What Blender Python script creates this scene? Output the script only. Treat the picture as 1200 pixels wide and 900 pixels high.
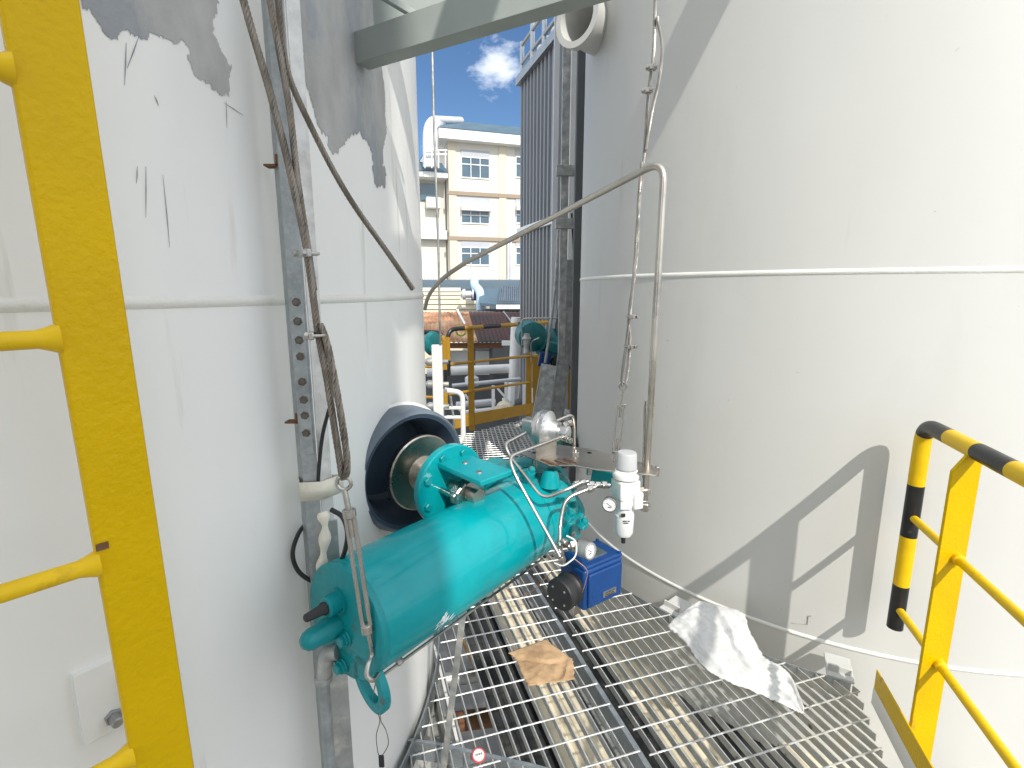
import bpy, bmesh, math, random
from mathutils import Vector, Matrix, noise
R = math.radians
random.seed(7)
S = bpy.context.scene
for o in list(bpy.data.objects): bpy.data.objects.remove(o)
V = Vector
# ------------------------------------------------------------------ camera
PITCH = R(10.4); FPX = 600.0; CH = 1.6
cd = bpy.data.cameras.new('camera'); cam = bpy.data.objects.new('camera', cd)
S.collection.objects.link(cam); S.camera = cam
cd.sensor_width = 36; cd.lens = 36 * FPX / 1200; cd.clip_start = .02; cd.clip_end = 3000
cam.location = (0, 0, CH); cam.rotation_euler = (R(90) - PITCH, 0, 0)
# ------------------------------------------------------------------ light
SUND = V((-.2745, .715, -.643)).normalized()          # the way the sunlight travels
toS = -SUND
w = bpy.data.worlds.new("World"); S.world = w; w.use_nodes = True
nt = w.node_tree; nt.nodes.clear()
out = nt.nodes.new('ShaderNodeOutputWorld'); bg = nt.nodes.new('ShaderNodeBackground')
sky = nt.nodes.new('ShaderNodeTexSky'); sky.sky_type = 'NISHITA'; sky.sun_disc = False
sky.sun_elevation = math.asin(toS.z); sky.sun_rotation = math.atan2(toS.x, toS.y)
sky.air_density = 1.0; sky.dust_density = .3; sky.ozone_density = 2.5
bg.inputs[1].default_value = .05
# one cloud in view and added fill cloud elsewhere, placed by direction in the sky
tc = nt.nodes.new('ShaderNodeTexCoord')
mp = nt.nodes.new('ShaderNodeMapping'); mp.inputs['Scale'].default_value = (1, 1, 1.8)
nz = nt.nodes.new('ShaderNodeTexNoise'); nz.inputs['Scale'].default_value = 11; nz.inputs['Detail'].default_value = 8; nz.inputs['Roughness'].default_value = .6
dist = nt.nodes.new('ShaderNodeVectorMath'); dist.operation = 'DISTANCE'
dist.inputs[1].default_value = V((-.045, 1.0, .66)).normalized() * 1.0
dist.inputs[1].default_value = (-.028, .929, .370)
sc = nt.nodes.new('ShaderNodeMapping'); sc.vector_type = 'POINT'
cr = nt.nodes.new('ShaderNodeMapRange'); cr.inputs[1].default_value = .42; cr.inputs[2].default_value = .70
md = nt.nodes.new('ShaderNodeMapRange'); md.inputs[1].default_value = .085; md.inputs[2].default_value = .0
md.inputs[3].default_value = -.28; md.inputs[4].default_value = .10
ad = nt.nodes.new('ShaderNodeMath'); ad.operation = 'ADD'
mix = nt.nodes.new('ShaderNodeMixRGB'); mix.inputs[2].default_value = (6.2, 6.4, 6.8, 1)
# cloud cover added outside the view as neutral fill light, brightest behind the camera
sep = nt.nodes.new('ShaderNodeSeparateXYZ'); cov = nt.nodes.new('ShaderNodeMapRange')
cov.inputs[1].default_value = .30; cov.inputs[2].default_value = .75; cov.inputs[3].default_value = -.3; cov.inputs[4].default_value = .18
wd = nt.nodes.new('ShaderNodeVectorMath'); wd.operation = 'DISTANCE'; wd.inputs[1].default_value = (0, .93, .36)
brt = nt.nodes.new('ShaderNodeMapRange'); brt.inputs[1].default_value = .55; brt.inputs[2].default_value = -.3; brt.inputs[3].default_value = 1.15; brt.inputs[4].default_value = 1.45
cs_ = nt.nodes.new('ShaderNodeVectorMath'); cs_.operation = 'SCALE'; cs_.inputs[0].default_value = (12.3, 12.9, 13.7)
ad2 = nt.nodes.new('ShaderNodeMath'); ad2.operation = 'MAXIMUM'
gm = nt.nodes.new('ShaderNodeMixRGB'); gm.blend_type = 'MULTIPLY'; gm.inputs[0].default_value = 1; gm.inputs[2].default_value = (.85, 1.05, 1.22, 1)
L = nt.links.new
L(tc.outputs['Generated'], mp.inputs[0]); L(mp.outputs[0], nz.inputs[0])
L(tc.outputs['Generated'], dist.inputs[0]); L(dist.outputs['Value'], md.inputs[0])
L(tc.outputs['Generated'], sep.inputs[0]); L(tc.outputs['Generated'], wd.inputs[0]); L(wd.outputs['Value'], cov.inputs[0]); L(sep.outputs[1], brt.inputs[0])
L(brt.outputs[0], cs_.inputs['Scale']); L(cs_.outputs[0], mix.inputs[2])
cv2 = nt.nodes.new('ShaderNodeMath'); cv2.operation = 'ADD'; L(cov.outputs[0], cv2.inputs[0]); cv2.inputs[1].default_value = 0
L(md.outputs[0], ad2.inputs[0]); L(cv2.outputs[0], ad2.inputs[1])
L(nz.outputs[0], ad.inputs[0]); L(ad2.outputs[0], ad.inputs[1]); L(ad.outputs[0], cr.inputs[0])
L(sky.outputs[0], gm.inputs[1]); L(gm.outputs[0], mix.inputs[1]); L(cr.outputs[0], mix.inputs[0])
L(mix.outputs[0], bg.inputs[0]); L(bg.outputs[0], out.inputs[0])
sd = bpy.data.lights.new('sun', 'SUN'); sun = bpy.data.objects.new('sun', sd); S.collection.objects.link(sun)
sd.energy = 2.15; sd.angle = R(.55); sd.color = (1, .955, .88)
sun.rotation_euler = SUND.to_track_quat('-Z', 'Y').to_euler(); sun.location = (3, -6, 9)
S.view_settings.view_transform = 'Standard'; S.view_settings.look = 'None'
S.view_settings.exposure = 1.0; S.view_settings.gamma = 1
# ------------------------------------------------------------------ helpers
cp, sp = math.cos(PITCH), math.sin(PITCH)
def ray(px, py):
    x = (px - 600) / FPX; u = (450 - py) / FPX
    return V((x, cp + u * sp, -sp + u * cp))
def at(px, py, Y):                    # point seen at a pixel, Y metres in front of the camera
    r = ray(px, py); r = r * (Y / r.y); return V((r.x, r.y, r.z + CH))
def onz(px, py, z=0.0):               # point seen at a pixel on a level surface
    r = ray(px, py); r = r * ((z - CH) / r.z); return V((r.x, r.y, z))
def oncyl(px, py, C, rad):
    r = ray(px, py); a = r.x**2 + r.y**2; b = -2 * (r.x*C[0] + r.y*C[1]); c = C[0]**2 + C[1]**2 - rad**2
    d = b*b - 4*a*c
    t = (-b - math.sqrt(max(d, 0))) / (2*a); r = r * t
    return V((r.x, r.y, r.z + CH))

def mat(name, col, rough=.5, *a_, specks=None, **k_):
    m = mat0(name, col, rough, *a_, **k_)
    if specks:                               # sparse dirt specks and runs, fixed to the surface
        n = m.node_tree; b = n.nodes['Principled BSDF']; src = b.inputs['Base Color'].links[0].from_socket
        tcn = n.nodes.new('ShaderNodeTexCoord'); out_ = src
        for (c_, sc_, lo, st_) in specks:
            mpn = n.nodes.new('ShaderNodeMapping'); mpn.inputs['Scale'].default_value = st_; n.links.new(tcn.outputs['Object'], mpn.inputs[0])
            nn = n.nodes.new('ShaderNodeTexNoise'); nn.inputs['Scale'].default_value = sc_; nn.inputs['Detail'].default_value = 5; n.links.new(mpn.outputs[0], nn.inputs[0])
            mr = n.nodes.new('ShaderNodeMapRange'); mr.inputs[1].default_value = lo; mr.inputs[2].default_value = lo+.08; n.links.new(nn.outputs[0], mr.inputs[0])
            mx = n.nodes.new('ShaderNodeMixRGB'); mx.inputs[2].default_value = (*c_, 1); n.links.new(mr.outputs[0], mx.inputs[0]); n.links.new(out_, mx.inputs[1]); out_ = mx.outputs[0]
        n.links.new(out_, b.inputs['Base Color'])
    return m
def mat0(name, col, rough=.5, metal=0.0, var=.06, vscale=6, bump=0.0, bscale=60, col2=None, mixscale=3, mixlo=.5, mixhi=.6,
        stretch=(1, 1, 1), spec=.5, coat=0.0, rvar=.1, coords='Object', trans=0.0, alpha=1.0):
    m = bpy.data.materials.new(name); m.use_nodes = True; n = m.node_tree; b = n.nodes['Principled BSDF']; K = n.links.new
    tcn = n.nodes.new('ShaderNodeTexCoord'); mpn = n.nodes.new('ShaderNodeMapping'); mpn.inputs['Scale'].default_value = stretch
    K(tcn.outputs[coords], mpn.inputs[0])
    n1 = n.nodes.new('ShaderNodeTexNoise'); n1.inputs['Scale'].default_value = vscale; n1.inputs['Detail'].default_value = 6
    K(mpn.outputs[0], n1.inputs[0])
    mr = n.nodes.new('ShaderNodeMapRange'); mr.inputs[1].default_value = .3; mr.inputs[2].default_value = .7
    mr.inputs[3].default_value = 1 - var; mr.inputs[4].default_value = 1 + var
    K(n1.outputs[0], mr.inputs[0])
    vm = n.nodes.new('ShaderNodeVectorMath'); vm.operation = 'SCALE'; K(mr.outputs[0], vm.inputs['Scale'])
    if col2:
        n2 = n.nodes.new('ShaderNodeTexNoise'); n2.inputs['Scale'].default_value = mixscale; n2.inputs['Detail'].default_value = 8; n2.inputs['Roughness'].default_value = .65
        K(mpn.outputs[0], n2.inputs[0])
        m2 = n.nodes.new('ShaderNodeMapRange'); m2.inputs[1].default_value = mixlo; m2.inputs[2].default_value = mixhi; K(n2.outputs[0], m2.inputs[0])
        mx = n.nodes.new('ShaderNodeMixRGB'); mx.inputs[1].default_value = (*col, 1); mx.inputs[2].default_value = (*col2, 1)
        K(m2.outputs[0], mx.inputs[0]); K(mx.outputs[0], vm.inputs[0])
    else: vm.inputs[0].default_value = col
    K(vm.outputs[0], b.inputs['Base Color'])
    b.inputs['Metallic'].default_value = metal
    rr = n.nodes.new('ShaderNodeMapRange'); rr.inputs[1].default_value = .3; rr.inputs[2].default_value = .7
    rr.inputs[3].default_value = max(0.03, rough - rvar); rr.inputs[4].default_value = rough + rvar
    K(n1.outputs[0], rr.inputs[0]); K(rr.outputs[0], b.inputs['Roughness'])
    b.inputs['Specular IOR Level'].default_value = spec; b.inputs['Coat Weight'].default_value = coat; b.inputs['Coat Roughness'].default_value = .08
    if trans: b.inputs['Transmission Weight'].default_value = trans
    if alpha < 1: b.inputs['Alpha'].default_value = alpha
    if bump:
        n3 = n.nodes.new('ShaderNodeTexNoise'); n3.inputs['Scale'].default_value = bscale; n3.inputs['Detail'].default_value = 4
        K(tcn.outputs[coords], n3.inputs[0])
        bp = n.nodes.new('ShaderNodeBump'); bp.inputs['Strength'].default_value = bump; bp.inputs['Distance'].default_value = .004
        K(n3.outputs[0], bp.inputs['Height']); K(bp.outputs[0], b.inputs['Normal'])
    return m

M = dict(
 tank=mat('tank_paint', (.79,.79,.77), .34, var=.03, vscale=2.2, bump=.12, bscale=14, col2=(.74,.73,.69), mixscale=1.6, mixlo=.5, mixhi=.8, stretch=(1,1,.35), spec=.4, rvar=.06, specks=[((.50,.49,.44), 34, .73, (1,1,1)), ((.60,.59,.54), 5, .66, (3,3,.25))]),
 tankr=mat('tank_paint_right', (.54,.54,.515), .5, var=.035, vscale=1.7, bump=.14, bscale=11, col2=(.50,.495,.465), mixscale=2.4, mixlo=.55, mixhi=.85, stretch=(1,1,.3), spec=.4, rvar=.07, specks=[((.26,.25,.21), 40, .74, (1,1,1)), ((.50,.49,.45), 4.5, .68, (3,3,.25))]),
 weld=mat('weld_paint', (.72,.715,.67), .4, bump=.5, bscale=90),
 primer=mat('grey_primer', (.39,.39,.38), .55, var=.22, vscale=14, bump=.5, bscale=70, col2=(.25,.265,.285), mixscale=3.5, mixlo=.48, mixhi=.56, stretch=(1,1,.5)),
 yellow=mat('yellow_paint', (.60,.385,.0), .36, var=.06, vscale=5, bump=.55, bscale=95, spec=.15, col2=(.57,.35,.004), mixscale=3, mixlo=.5, mixhi=.75, specks=[((.20,.12,.02), 45, .73, (1,1,1)), ((.40,.26,.03), 9, .68, (2,2,.6))]),
 yellow_sm=mat('yellow_tube_paint', (.68,.44,.004), .36, spec=.3, var=.08, vscale=14, bump=.2, bscale=60, col2=(.48,.30,.01), mixscale=14, mixlo=.6, mixhi=.7),
 ochre=mat('ochre_paint', (.38,.20,.008), .45, var=.12, vscale=6, bump=.2, col2=(.40,.20,.02), mixscale=8, mixlo=.58, mixhi=.68),
 black=mat('black_paint', (.012,.012,.013), .35, var=.3, vscale=20, bump=.2, col2=(.10,.09,.07), mixscale=28, mixlo=.66, mixhi=.72),
 rubber=mat('black_rubber', (.014,.014,.016), .55, var=.2, vscale=20),
 teal=mat('teal_paint', (.002,.285,.310), .19, spec=.32, var=.05, vscale=6, bump=.16, bscale=40, coat=.05, col2=(.002,.262,.288), mixscale=5, specks=[((.05,.20,.20), 26, .70, (1,1,1)), ((.10,.36,.37), 60, .76, (1,1,1))]),
 teald=mat('teal_cast_paint', (.002,.225,.245), .34, spec=.35, var=.08, vscale=14, bump=.45, bscale=55, specks=[((.06,.12,.11), 20, .64, (1,1,1)), ((.02,.03,.03), 60, .73, (1,1,1))]),
 tealf=mat('teal_far_paint', (.008,.15,.16), .42, var=.2, vscale=14, bump=.3, bscale=40),
 blue=mat('blue_enamel', (.006,.045,.17), .36, spec=.35, var=.06, vscale=12, bump=.25, bscale=80, specks=[((.05,.09,.16), 50, .68, (1,1,1))]),
 steel=mat('stainless_steel', (.46,.44,.41), .26, 1, var=.08, vscale=20, bump=.08, bscale=120),
 steel_b=mat('brushed_stainless', (.52,.485,.43), .33, 1, var=.10, vscale=8, bump=.15, bscale=40, col2=(.38,.345,.30), mixscale=9, mixlo=.5, mixhi=.7),
 alu=mat('cast_aluminium', (.60,.60,.59), .34, 1, var=.06, vscale=30, bump=.3, bscale=130),
 galv=mat('galvanised_steel', (.33,.365,.385), .42, .75, var=.16, vscale=16, bump=.2, bscale=50, col2=(.40,.425,.44), mixscale=60, mixlo=.45, mixhi=.6),
 galv_d=mat('weathered_galvanised', (.36,.37,.36), .5, .55, var=.25, vscale=18, bump=.3, bscale=50, col2=(.52,.51,.47), mixscale=14, mixlo=.5, mixhi=.65),
 galv_p=mat('pale_galvanised', (.60,.60,.58), .5, .3, var=.2, vscale=20, bump=.3, bscale=50, col2=(.45,.45,.43), mixscale=14, mixlo=.5, mixhi=.7),
 boltm=mat('dull_bolt', (.13,.115,.10), .55, .5, var=.3, vscale=60),
 grate=mat('grating_zinc', (.56,.57,.56), .42, .6, var=.16, vscale=26, bump=.2, col2=(.66,.655,.62), mixscale=12, mixlo=.45, mixhi=.65, specks=[((.16,.12,.08), 22, .66, (1,1,1)), ((.60,.58,.50), 6, .6, (1,1,1))]),
 rope=mat('wire_rope_steel', (.20,.175,.145), .42, .7, var=.25, vscale=30, bump=.2, bscale=200, col2=(.24,.21,.18), mixscale=8),
 ropel=mat('bright_wire_rope', (.36,.34,.31), .38, .8, var=.2, vscale=30, bump=.2, bscale=200),
 rust=mat('rusted_steel', (.16,.075,.035), .8, .1, var=.3, vscale=30, bump=.5, bscale=80),
 beam=mat('grey_green_paint', (.29,.325,.305), .5, var=.06, vscale=6, bump=.15, bscale=30, col2=(.30,.33,.31), mixscale=5),
 liner=mat('dark_blue_lining', (.060,.085,.125), .36, var=.12, vscale=12, bump=.25, bscale=40, coat=.1),
 linerg=mat('slate_blue_rim', (.13,.16,.195), .42, var=.15, vscale=14, bump=.25, bscale=40),
 white=mat('white_paint', (.74,.74,.72), .4, var=.05, bump=.1),
 whitep=mat('white_plastic', (.70,.70,.68), .35, var=.04, vscale=16, bump=.05),
 greyp=mat('grey_plastic', (.42,.43,.43), .4, var=.04),
 tape=mat('cream_tape', (.62,.59,.50), .6, var=.12, vscale=25, bump=.6, bscale=50),
 paper=mat('kraft_paper', (.46,.305,.17), .85, var=.14, vscale=12, bump=.8, bscale=45, col2=(.34,.215,.115), mixscale=7),
 cream=mat('cream_sheet', (.70,.63,.47), .6, var=.2, vscale=7, bump=.3, bscale=18, col2=(.36,.29,.18), mixscale=9, mixlo=.58, mixhi=.7, stretch=(1,1,1)),
 rrust=mat('rust_roof', (.34,.15,.07), .8, var=.35, vscale=2, bump=.3, col2=(.52,.34,.20), mixscale=1.5, mixlo=.4, mixhi=.62),
 rmaroon=mat('maroon_roof', (.065,.022,.018), .75, var=.35, vscale=2, bump=.3, col2=(.035,.025,.02), mixscale=1.2, mixlo=.45, mixhi=.6),
 roofblue=mat('slate_blue_roof', (.075,.125,.165), .55, var=.1, vscale=1),
 tile=mat('grey_tile', (.085,.115,.15), .6, var=.15, vscale=3),
 wallcream=mat('cream_wall', (.62,.59,.52), .75, var=.04, vscale=.4, bump=.05),
 wallyel=mat('yellow_pilaster', (.62,.56,.43), .75, var=.04, vscale=.5),
 wallwhite=mat('white_fascia', (.76,.76,.74), .6, var=.03),
 wallbrown=mat('brown_ledge', (.30,.23,.17), .7),
 panelgrey=mat('grey_spandrel', (.40,.42,.45), .6, var=.04),
 glass=mat('window_glass', (.06,.11,.15), .08, var=.3, vscale=.7, spec=.8),
 siding=mat('cream_siding', (.62,.56,.42), .6, var=.06, vscale=1),
 clad=mat('grey_cladding', (.20,.212,.225), .42, .25, var=.1, vscale=2, bump=.05),
 darkgrey=mat('dark_grey_wall', (.10,.105,.11), .8, var=.15, vscale=2),
 concrete=mat('concrete', (.22,.21,.195), .9, var=.2, vscale=1.2, bump=.4, bscale=20, col2=(.12,.12,.115), mixscale=.8),
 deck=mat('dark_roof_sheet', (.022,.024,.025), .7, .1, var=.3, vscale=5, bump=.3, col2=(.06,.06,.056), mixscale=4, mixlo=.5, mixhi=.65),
 duct=mat('silver_duct', (.62,.63,.65), .5, .5, var=.06, vscale=3),
 blueduct=mat('pale_blue_duct', (.42,.56,.68), .4, var=.04),
 green=mat('bright_green', (.30,.40,.03), .6, var=.2),
 dgreen=mat('dark_green_paint', (.008,.06,.045), .4, var=.15),
 red=mat('red_print', (.55,.05,.06), .5),
 copper=mat('copper_wire', (.48,.26,.18), .4, .6, var=.1),
 gface=mat('gauge_face', (.78,.78,.77), .3, var=.01),
 ink=mat('black_ink', (.02,.02,.022), .5),
 scuff=mat('bare_scuff', (.72,.78,.79), .5, var=.2),
)

class MB:
    def __init__(s): s.v = []; s.f = []
    def add(s, vs, fs):
        k = len(s.v); s.v += [V(p) for p in vs]; s.f += [tuple(i + k for i in f) for f in fs]; return s
    def box(s, c, d, m=None):
        c = V(c); m = m or Matrix.Identity(3); d = V(d) / 2
        vs = [c + m @ V((x*d.x, y*d.y, z*d.z)) for x in (-1,1) for y in (-1,1) for z in (-1,1)]
        return s.add(vs, [(0,1,3,2),(4,6,7,5),(0,4,5,1),(2,3,7,6),(0,2,6,4),(1,5,7,3)])
    def bar(s, a, b, w_, h_, up=V((0,0,1))):          # rectangular bar between two points
        a = V(a); b = V(b); d = (b-a); l = d.length; m = frame(d, up)
        return s.box((a+b)/2, (l, w_, h_), m)
    def tube(s, pts, r, n=10, close=False, caps=True, r2=None):
        pts = [V(p) for p in pts]; N = len(pts); rs = r if isinstance(r, (list, tuple)) else [r]*N
        t0 = (pts[1]-pts[0]).normalized(); a = t0.orthogonal().normalized(); rings = []
        vs = []
        for i, p in enumerate(pts):
            if close: t = (pts[(i+1) % N]-pts[i-1]).normalized()
            else: t = (pts[min(i+1, N-1)]-pts[max(i-1, 0)]).normalized()
            a = (a - t*a.dot(t)); a = a.normalized() if a.length > 1e-6 else t.orthogonal().normalized(); b = t.cross(a)
            vs += [p + (a*math.cos(2*math.pi*k/n) + b*math.sin(2*math.pi*k/n))*rs[i] for k in range(n)]
        fs = []
        for i in range(N if close else N-1):
            j = (i+1) % N
            for k in range(n): fs.append((i*n+k, i*n+(k+1) % n, j*n+(k+1) % n, j*n+k))
        if not close and caps: fs += [tuple(range(n))[::-1], tuple((N-1)*n+k for k in range(n))]
        return s.add(vs, fs)
    def cyl(s, a, b, r, r2=None, n=24): return s.lathe(a, V(b)-V(a), [(0, r), ((V(b)-V(a)).length, r if r2 is None else r2)], n)
    def lathe(s, o, ax, prof, n=32, closed=False):    # prof: (distance along axis, radius)
        o = V(o); ax = V(ax).normalized(); a = ax.orthogonal().normalized(); b = ax.cross(a); vs = []; fs = []
        for (t, r) in prof: vs += [o + ax*t + (a*math.cos(2*math.pi*k/n) + b*math.sin(2*math.pi*k/n))*max(r, 1e-5) for k in range(n)]
        m = len(prof)
        for i in range(m if closed else m-1):
            j = (i+1) % m
            for k in range(n): fs.append((i*n+k, i*n+(k+1) % n, j*n+(k+1) % n, j*n+k))
        if not closed: fs += [tuple(range(n))[::-1], tuple((m-1)*n+k for k in range(n))]
        return s.add(vs, fs)
    def prism(s, poly, vec):                          # flat outline pushed along vec
        vec = V(vec); n = len(poly); vs = [V(p) for p in poly] + [V(p)+vec for p in poly]
        return s.add(vs, [tuple(range(n))[::-1], tuple(range(n, 2*n))] + [(i, (i+1) % n, n+(i+1) % n, n+i) for i in range(n)])
    def hexb(s, c, ax, r, h): return s.lathe(c, ax, [(0, r), (h*.85, r), (h, r*.86)], 6)
    def build(s, name, m, parent=None, bevel=0, smooth=35, seg=2):
        me = bpy.data.meshes.new(name); me.from_pydata([tuple(v) for v in s.v], [], s.f); me.update()
        b = bmesh.new(); b.from_mesh(me); bmesh.ops.recalc_face_normals(b, faces=b.faces); b.to_mesh(me); b.free()
        ms = m if isinstance(m, list) else [m]
        for q in ms: me.materials.append(M[q])
        for p in me.polygons: p.use_smooth = smooth > 0
        if smooth: me.set_sharp_from_angle(angle=R(smooth))
        o = bpy.data.objects.new(name, me); S.collection.objects.link(o)
        if bevel:
            md_ = o.modifiers.new('bevel', 'BEVEL'); md_.width = bevel; md_.segments = seg; md_.limit_method = 'ANGLE'; md_.angle_limit = R(40); md_.harden_normals = False
        if parent:
            o.parent = parent
            if parent.type == 'EMPTY': o.location = -parent.location
        return o
def frame(d, up=V((0,0,1))):
    x = V(d).normalized(); y = V(up).cross(x)
    if y.length < 1e-4: y = x.orthogonal()
    y.normalize(); z = x.cross(y); return Matrix((x, y, z)).transposed()
def tag(o, label, cat, group=None, kind=None):
    if label: o['label'] = label
    if cat: o['category'] = cat
    if group: o['group'] = group
    if kind: o['kind'] = kind
    return o
def empty(name, loc, label, cat, group=None):
    o = bpy.data.objects.new(name, None); S.collection.objects.link(o); o.location = V(loc); o.empty_display_size = .1
    return tag(o, label, cat, group)
def copy_part(o, off, parent=None):
    c = o.copy(); S.collection.objects.link(c); c.parent = parent or o.parent; c.location = o.location + V(off); return c
def smooth_path(pts, n=8, rad=None):                  # Catmull-Rom
    pts = [V(p) for p in pts]; P = [pts[0]*2-pts[1]] + pts + [pts[-1]*2-pts[-2]]; o = []
    for i in range(1, len(P)-2):
        for k in range(n):
            t = k/n; a, b, c, d = P[i-1:i+3]
            o.append(.5*((2*b)+(c-a)*t+(2*a-5*b+4*c-d)*t*t+(3*b-a-3*c+d)*t**3))
    return o + [pts[-1]]
def fillet(pts, r, n=6):                              # straight runs with round bends
    pts = [V(p) for p in pts]; o = [pts[0]]
    for i in range(1, len(pts)-1):
        a, b, c = pts[i-1:i+2]; u = (a-b); v_ = (c-b); q = min(r, u.length*.45, v_.length*.45)
        p0 = b+u.normalized()*q; p1 = b+v_.normalized()*q
        for k in range(n+1):
            t = k/n; o.append(p0*(1-t)**2 + b*2*t*(1-t) + p1*t*t)
    return o + [pts[-1]]
def rope_mesh(path, r, pitch=.055, strands=6, step=.005):
    path = [V(p) for p in path]; L_ = [0]
    for a, b in zip(path, path[1:]): L_.append(L_[-1]+(b-a).length)
    n = max(4, int(L_[-1]/step)); pts = []; j = 0
    for i in range(n+1):
        s_ = L_[-1]*i/n
        while j < len(L_)-2 and L_[j+1] < s_: j += 1
        t = (s_-L_[j])/max(1e-9, L_[j+1]-L_[j]); pts.append(path[j].lerp(path[j+1], t))
    a = (pts[1]-pts[0]).normalized().orthogonal().normalized(); fr = []
    for i, p in enumerate(pts):
        t = (pts[min(i+1, n)]-pts[max(i-1, 0)]).normalized(); a = (a-t*a.dot(t)).normalized(); fr.append((a.copy(), t.cross(a)))
    mb = MB()
    for k in range(strands):
        q = []
        for i, p in enumerate(pts):
            th = 2*math.pi*(k/strands + i*L_[-1]/n/pitch); q.append(p+(fr[i][0]*math.cos(th)+fr[i][1]*math.sin(th))*r*.60)
        mb.tube(q, r*.42, 5)
    return mb
def jag(poly, amp, n=5, seed=1):
    rr = random.Random(seed); o = []
    for i in range(len(poly)):
        a, b = poly[i], poly[(i+1) % len(poly)]
        for k in range(n):
            t = k/n; j = 0 if k == 0 else 1
            o.append((a[0]*(1-t)+b[0]*t+rr.uniform(-amp, amp)*j, a[1]*(1-t)+b[1]*t+rr.uniform(-amp, amp)*j))
    return o
def shell_patch(name, m, parent, poly, C, rad, thick, cell=.0028):   # brushed-on paint patch that follows the tank wall
    up = []
    for x, y in poly:
        p = oncyl(x, y, C, rad); up.append((math.atan2(p.y-C[1], p.x-C[0])*rad, p.z))
    n = len(up)
    def inside_(x, z):
        c = False; j = n-1
        for i in range(n):
            xi, zi = up[i]; xj, zj = up[j]
            if (zi > z) != (zj > z) and x < (xj-xi)*(z-zi)/(zj-zi)+xi: c = not c
            j = i
        return c
    x0 = min(p[0] for p in up)-.02; x1 = max(p[0] for p in up)+.02; z0 = min(p[1] for p in up)-.02; z1 = min(max(p[1] for p in up), 3.2)+.02
    b = bmesh.new(); vm = {}
    def vert(i, k):
        if (i, k) not in vm:
            a = (x0+i*cell)/rad; vm[(i, k)] = b.verts.new((C[0]+(rad+thick)*math.cos(a), C[1]+(rad+thick)*math.sin(a), z0+k*cell))
        return vm[(i, k)]
    for i in range(int((x1-x0)/cell)):
        for k in range(int((z1-z0)/cell)):
            x = x0+(i+.5)*cell; z = z0+(k+.5)*cell
            dx = .010*noise.noise(V((x*26, z*26, 1)))+.005*noise.noise(V((x*140, z*60, 4))); dz = .016*noise.noise(V((x*60, z*14, 9)))+.008*noise.noise(V((x*240, z*40, 5)))
            if inside_(x+dx, z+dz): b.faces.new((vert(i, k), vert(i+1, k), vert(i+1, k+1), vert(i, k+1)))
    for _ in range(2): bmesh.ops.smooth_vert(b, verts=[v_ for v_ in b.verts if v_.is_boundary], factor=.5, use_axis_x=True, use_axis_y=True, use_axis_z=True)
    for v_ in b.verts:
        d = V((v_.co.x-C[0], v_.co.y-C[1])); d = d.normalized()*(rad+thick); v_.co.x = C[0]+d.x; v_.co.y = C[1]+d.y
    me = bpy.data.meshes.new(name); bmesh.ops.recalc_face_normals(b, faces=b.faces); b.to_mesh(me); b.free(); me.materials.append(M[m])
    o = bpy.data.objects.new(name, me); S.collection.objects.link(o); o.parent = parent
    if parent.type == 'EMPTY': o.location = -parent.location
    return o

Zv = V((0, 0, 1))
GROUND = -4.2
# ================================================================== GROUND
g = MB().add([(-400,-400,GROUND),(400,-400,GROUND),(400,400,GROUND),(-400,400,GROUND)], [(0,1,2,3)]).build('ground', 'concrete', smooth=0)
tag(g, None, None, kind='structure')

# ================================================================== TANKS
C1 = (-2.15, 1.89); R1 = 1.8
C2 = (2.30, 3.70); R2 = 1.8
def tank_body(C, rad, z0, z1, n=160):
    zs = [z0, z1]
    mb = MB().lathe((C[0], C[1], z0), Zv, [(0, rad), (z1-z0, rad), (z1-z0+.25, rad*.5), (z1-z0+.3, .02)], n)
    return mb
def seam(C, rad, z, h=.012, out_=.004, n=200):
    return MB().lathe((C[0], C[1], z-h), Zv, [(0, rad-.01), (0, rad+.0005), (h*.5, rad+out_), (h, rad+out_*1.2), (h*1.5, rad+out_), (h*2, rad+.0005), (h*2, rad-.01)], n, closed=True)
t1 = empty('storage_tank', (C1[0], C1[1], GROUND), 'white steel tank at left, mostly in shade, with grey primer patches and dark side nozzle', 'storage tank')
shell1 = tank_body(C1, R1, GROUND, 7.5).build('shell', 'tank', t1)
seam(C1, R1, 1.578, .011, .0045).build('weld_seam', 'weld', t1)
t2 = empty('storage_tank', (C2[0], C2[1], GROUND), 'off-white steel storage tank at right, sunlit, with railing shadows across its wall', 'storage tank')
tank_body(C2, R2, GROUND, 7.5).build('shell', 'tankr', t2)
seam(C2, R2, 1.675, .012, .005).build('weld_seam', 'weld', t2)
seam(C2, R2, .0, .010, .006).build('weld_seam', 'weld', t2)
ln = V((-SUND.x, -SUND.y, 0)).normalized(); CB = V((-.17, 1.15, 0)) + ln*4.6 + V((ln.y, -ln.x, 0))*1.8
t3 = empty('storage_tank', (CB.x, CB.y, GROUND), 'white storage tank standing behind the photographer', 'storage tank')
tank_body((CB.x, CB.y), 1.8, GROUND, 8.5, 96).build('shell', 'tank', t3)

# grey primer patches
P = lambda s: [tuple(float(q) for q in p.split(',')) for p in s.split()]
shell_patch('primer_patch', 'primer', t1, jag(P('88,-60 92,0 103,14 112,22 125,42 133,46 147,38 160,42 200,45 212,45 222,60 224,82 243,100 262,112 269,118 269,85 262,60 250,40 256,18 250,-60'), 1.6, 6, 3), C1, R1, .0012)
shell_patch('primer_patch', 'primer', t1, jag(P('343,-60 346,0 352,40 360,100 370,140 385,165 390,182 398,178 405,162 418,156 430,165 436,180 437,205 440,217 451,217 452,200 448,190 453,150 450,100 447,40 448,-60'), 1.4, 6, 5), C1, R1, .0012)
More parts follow.
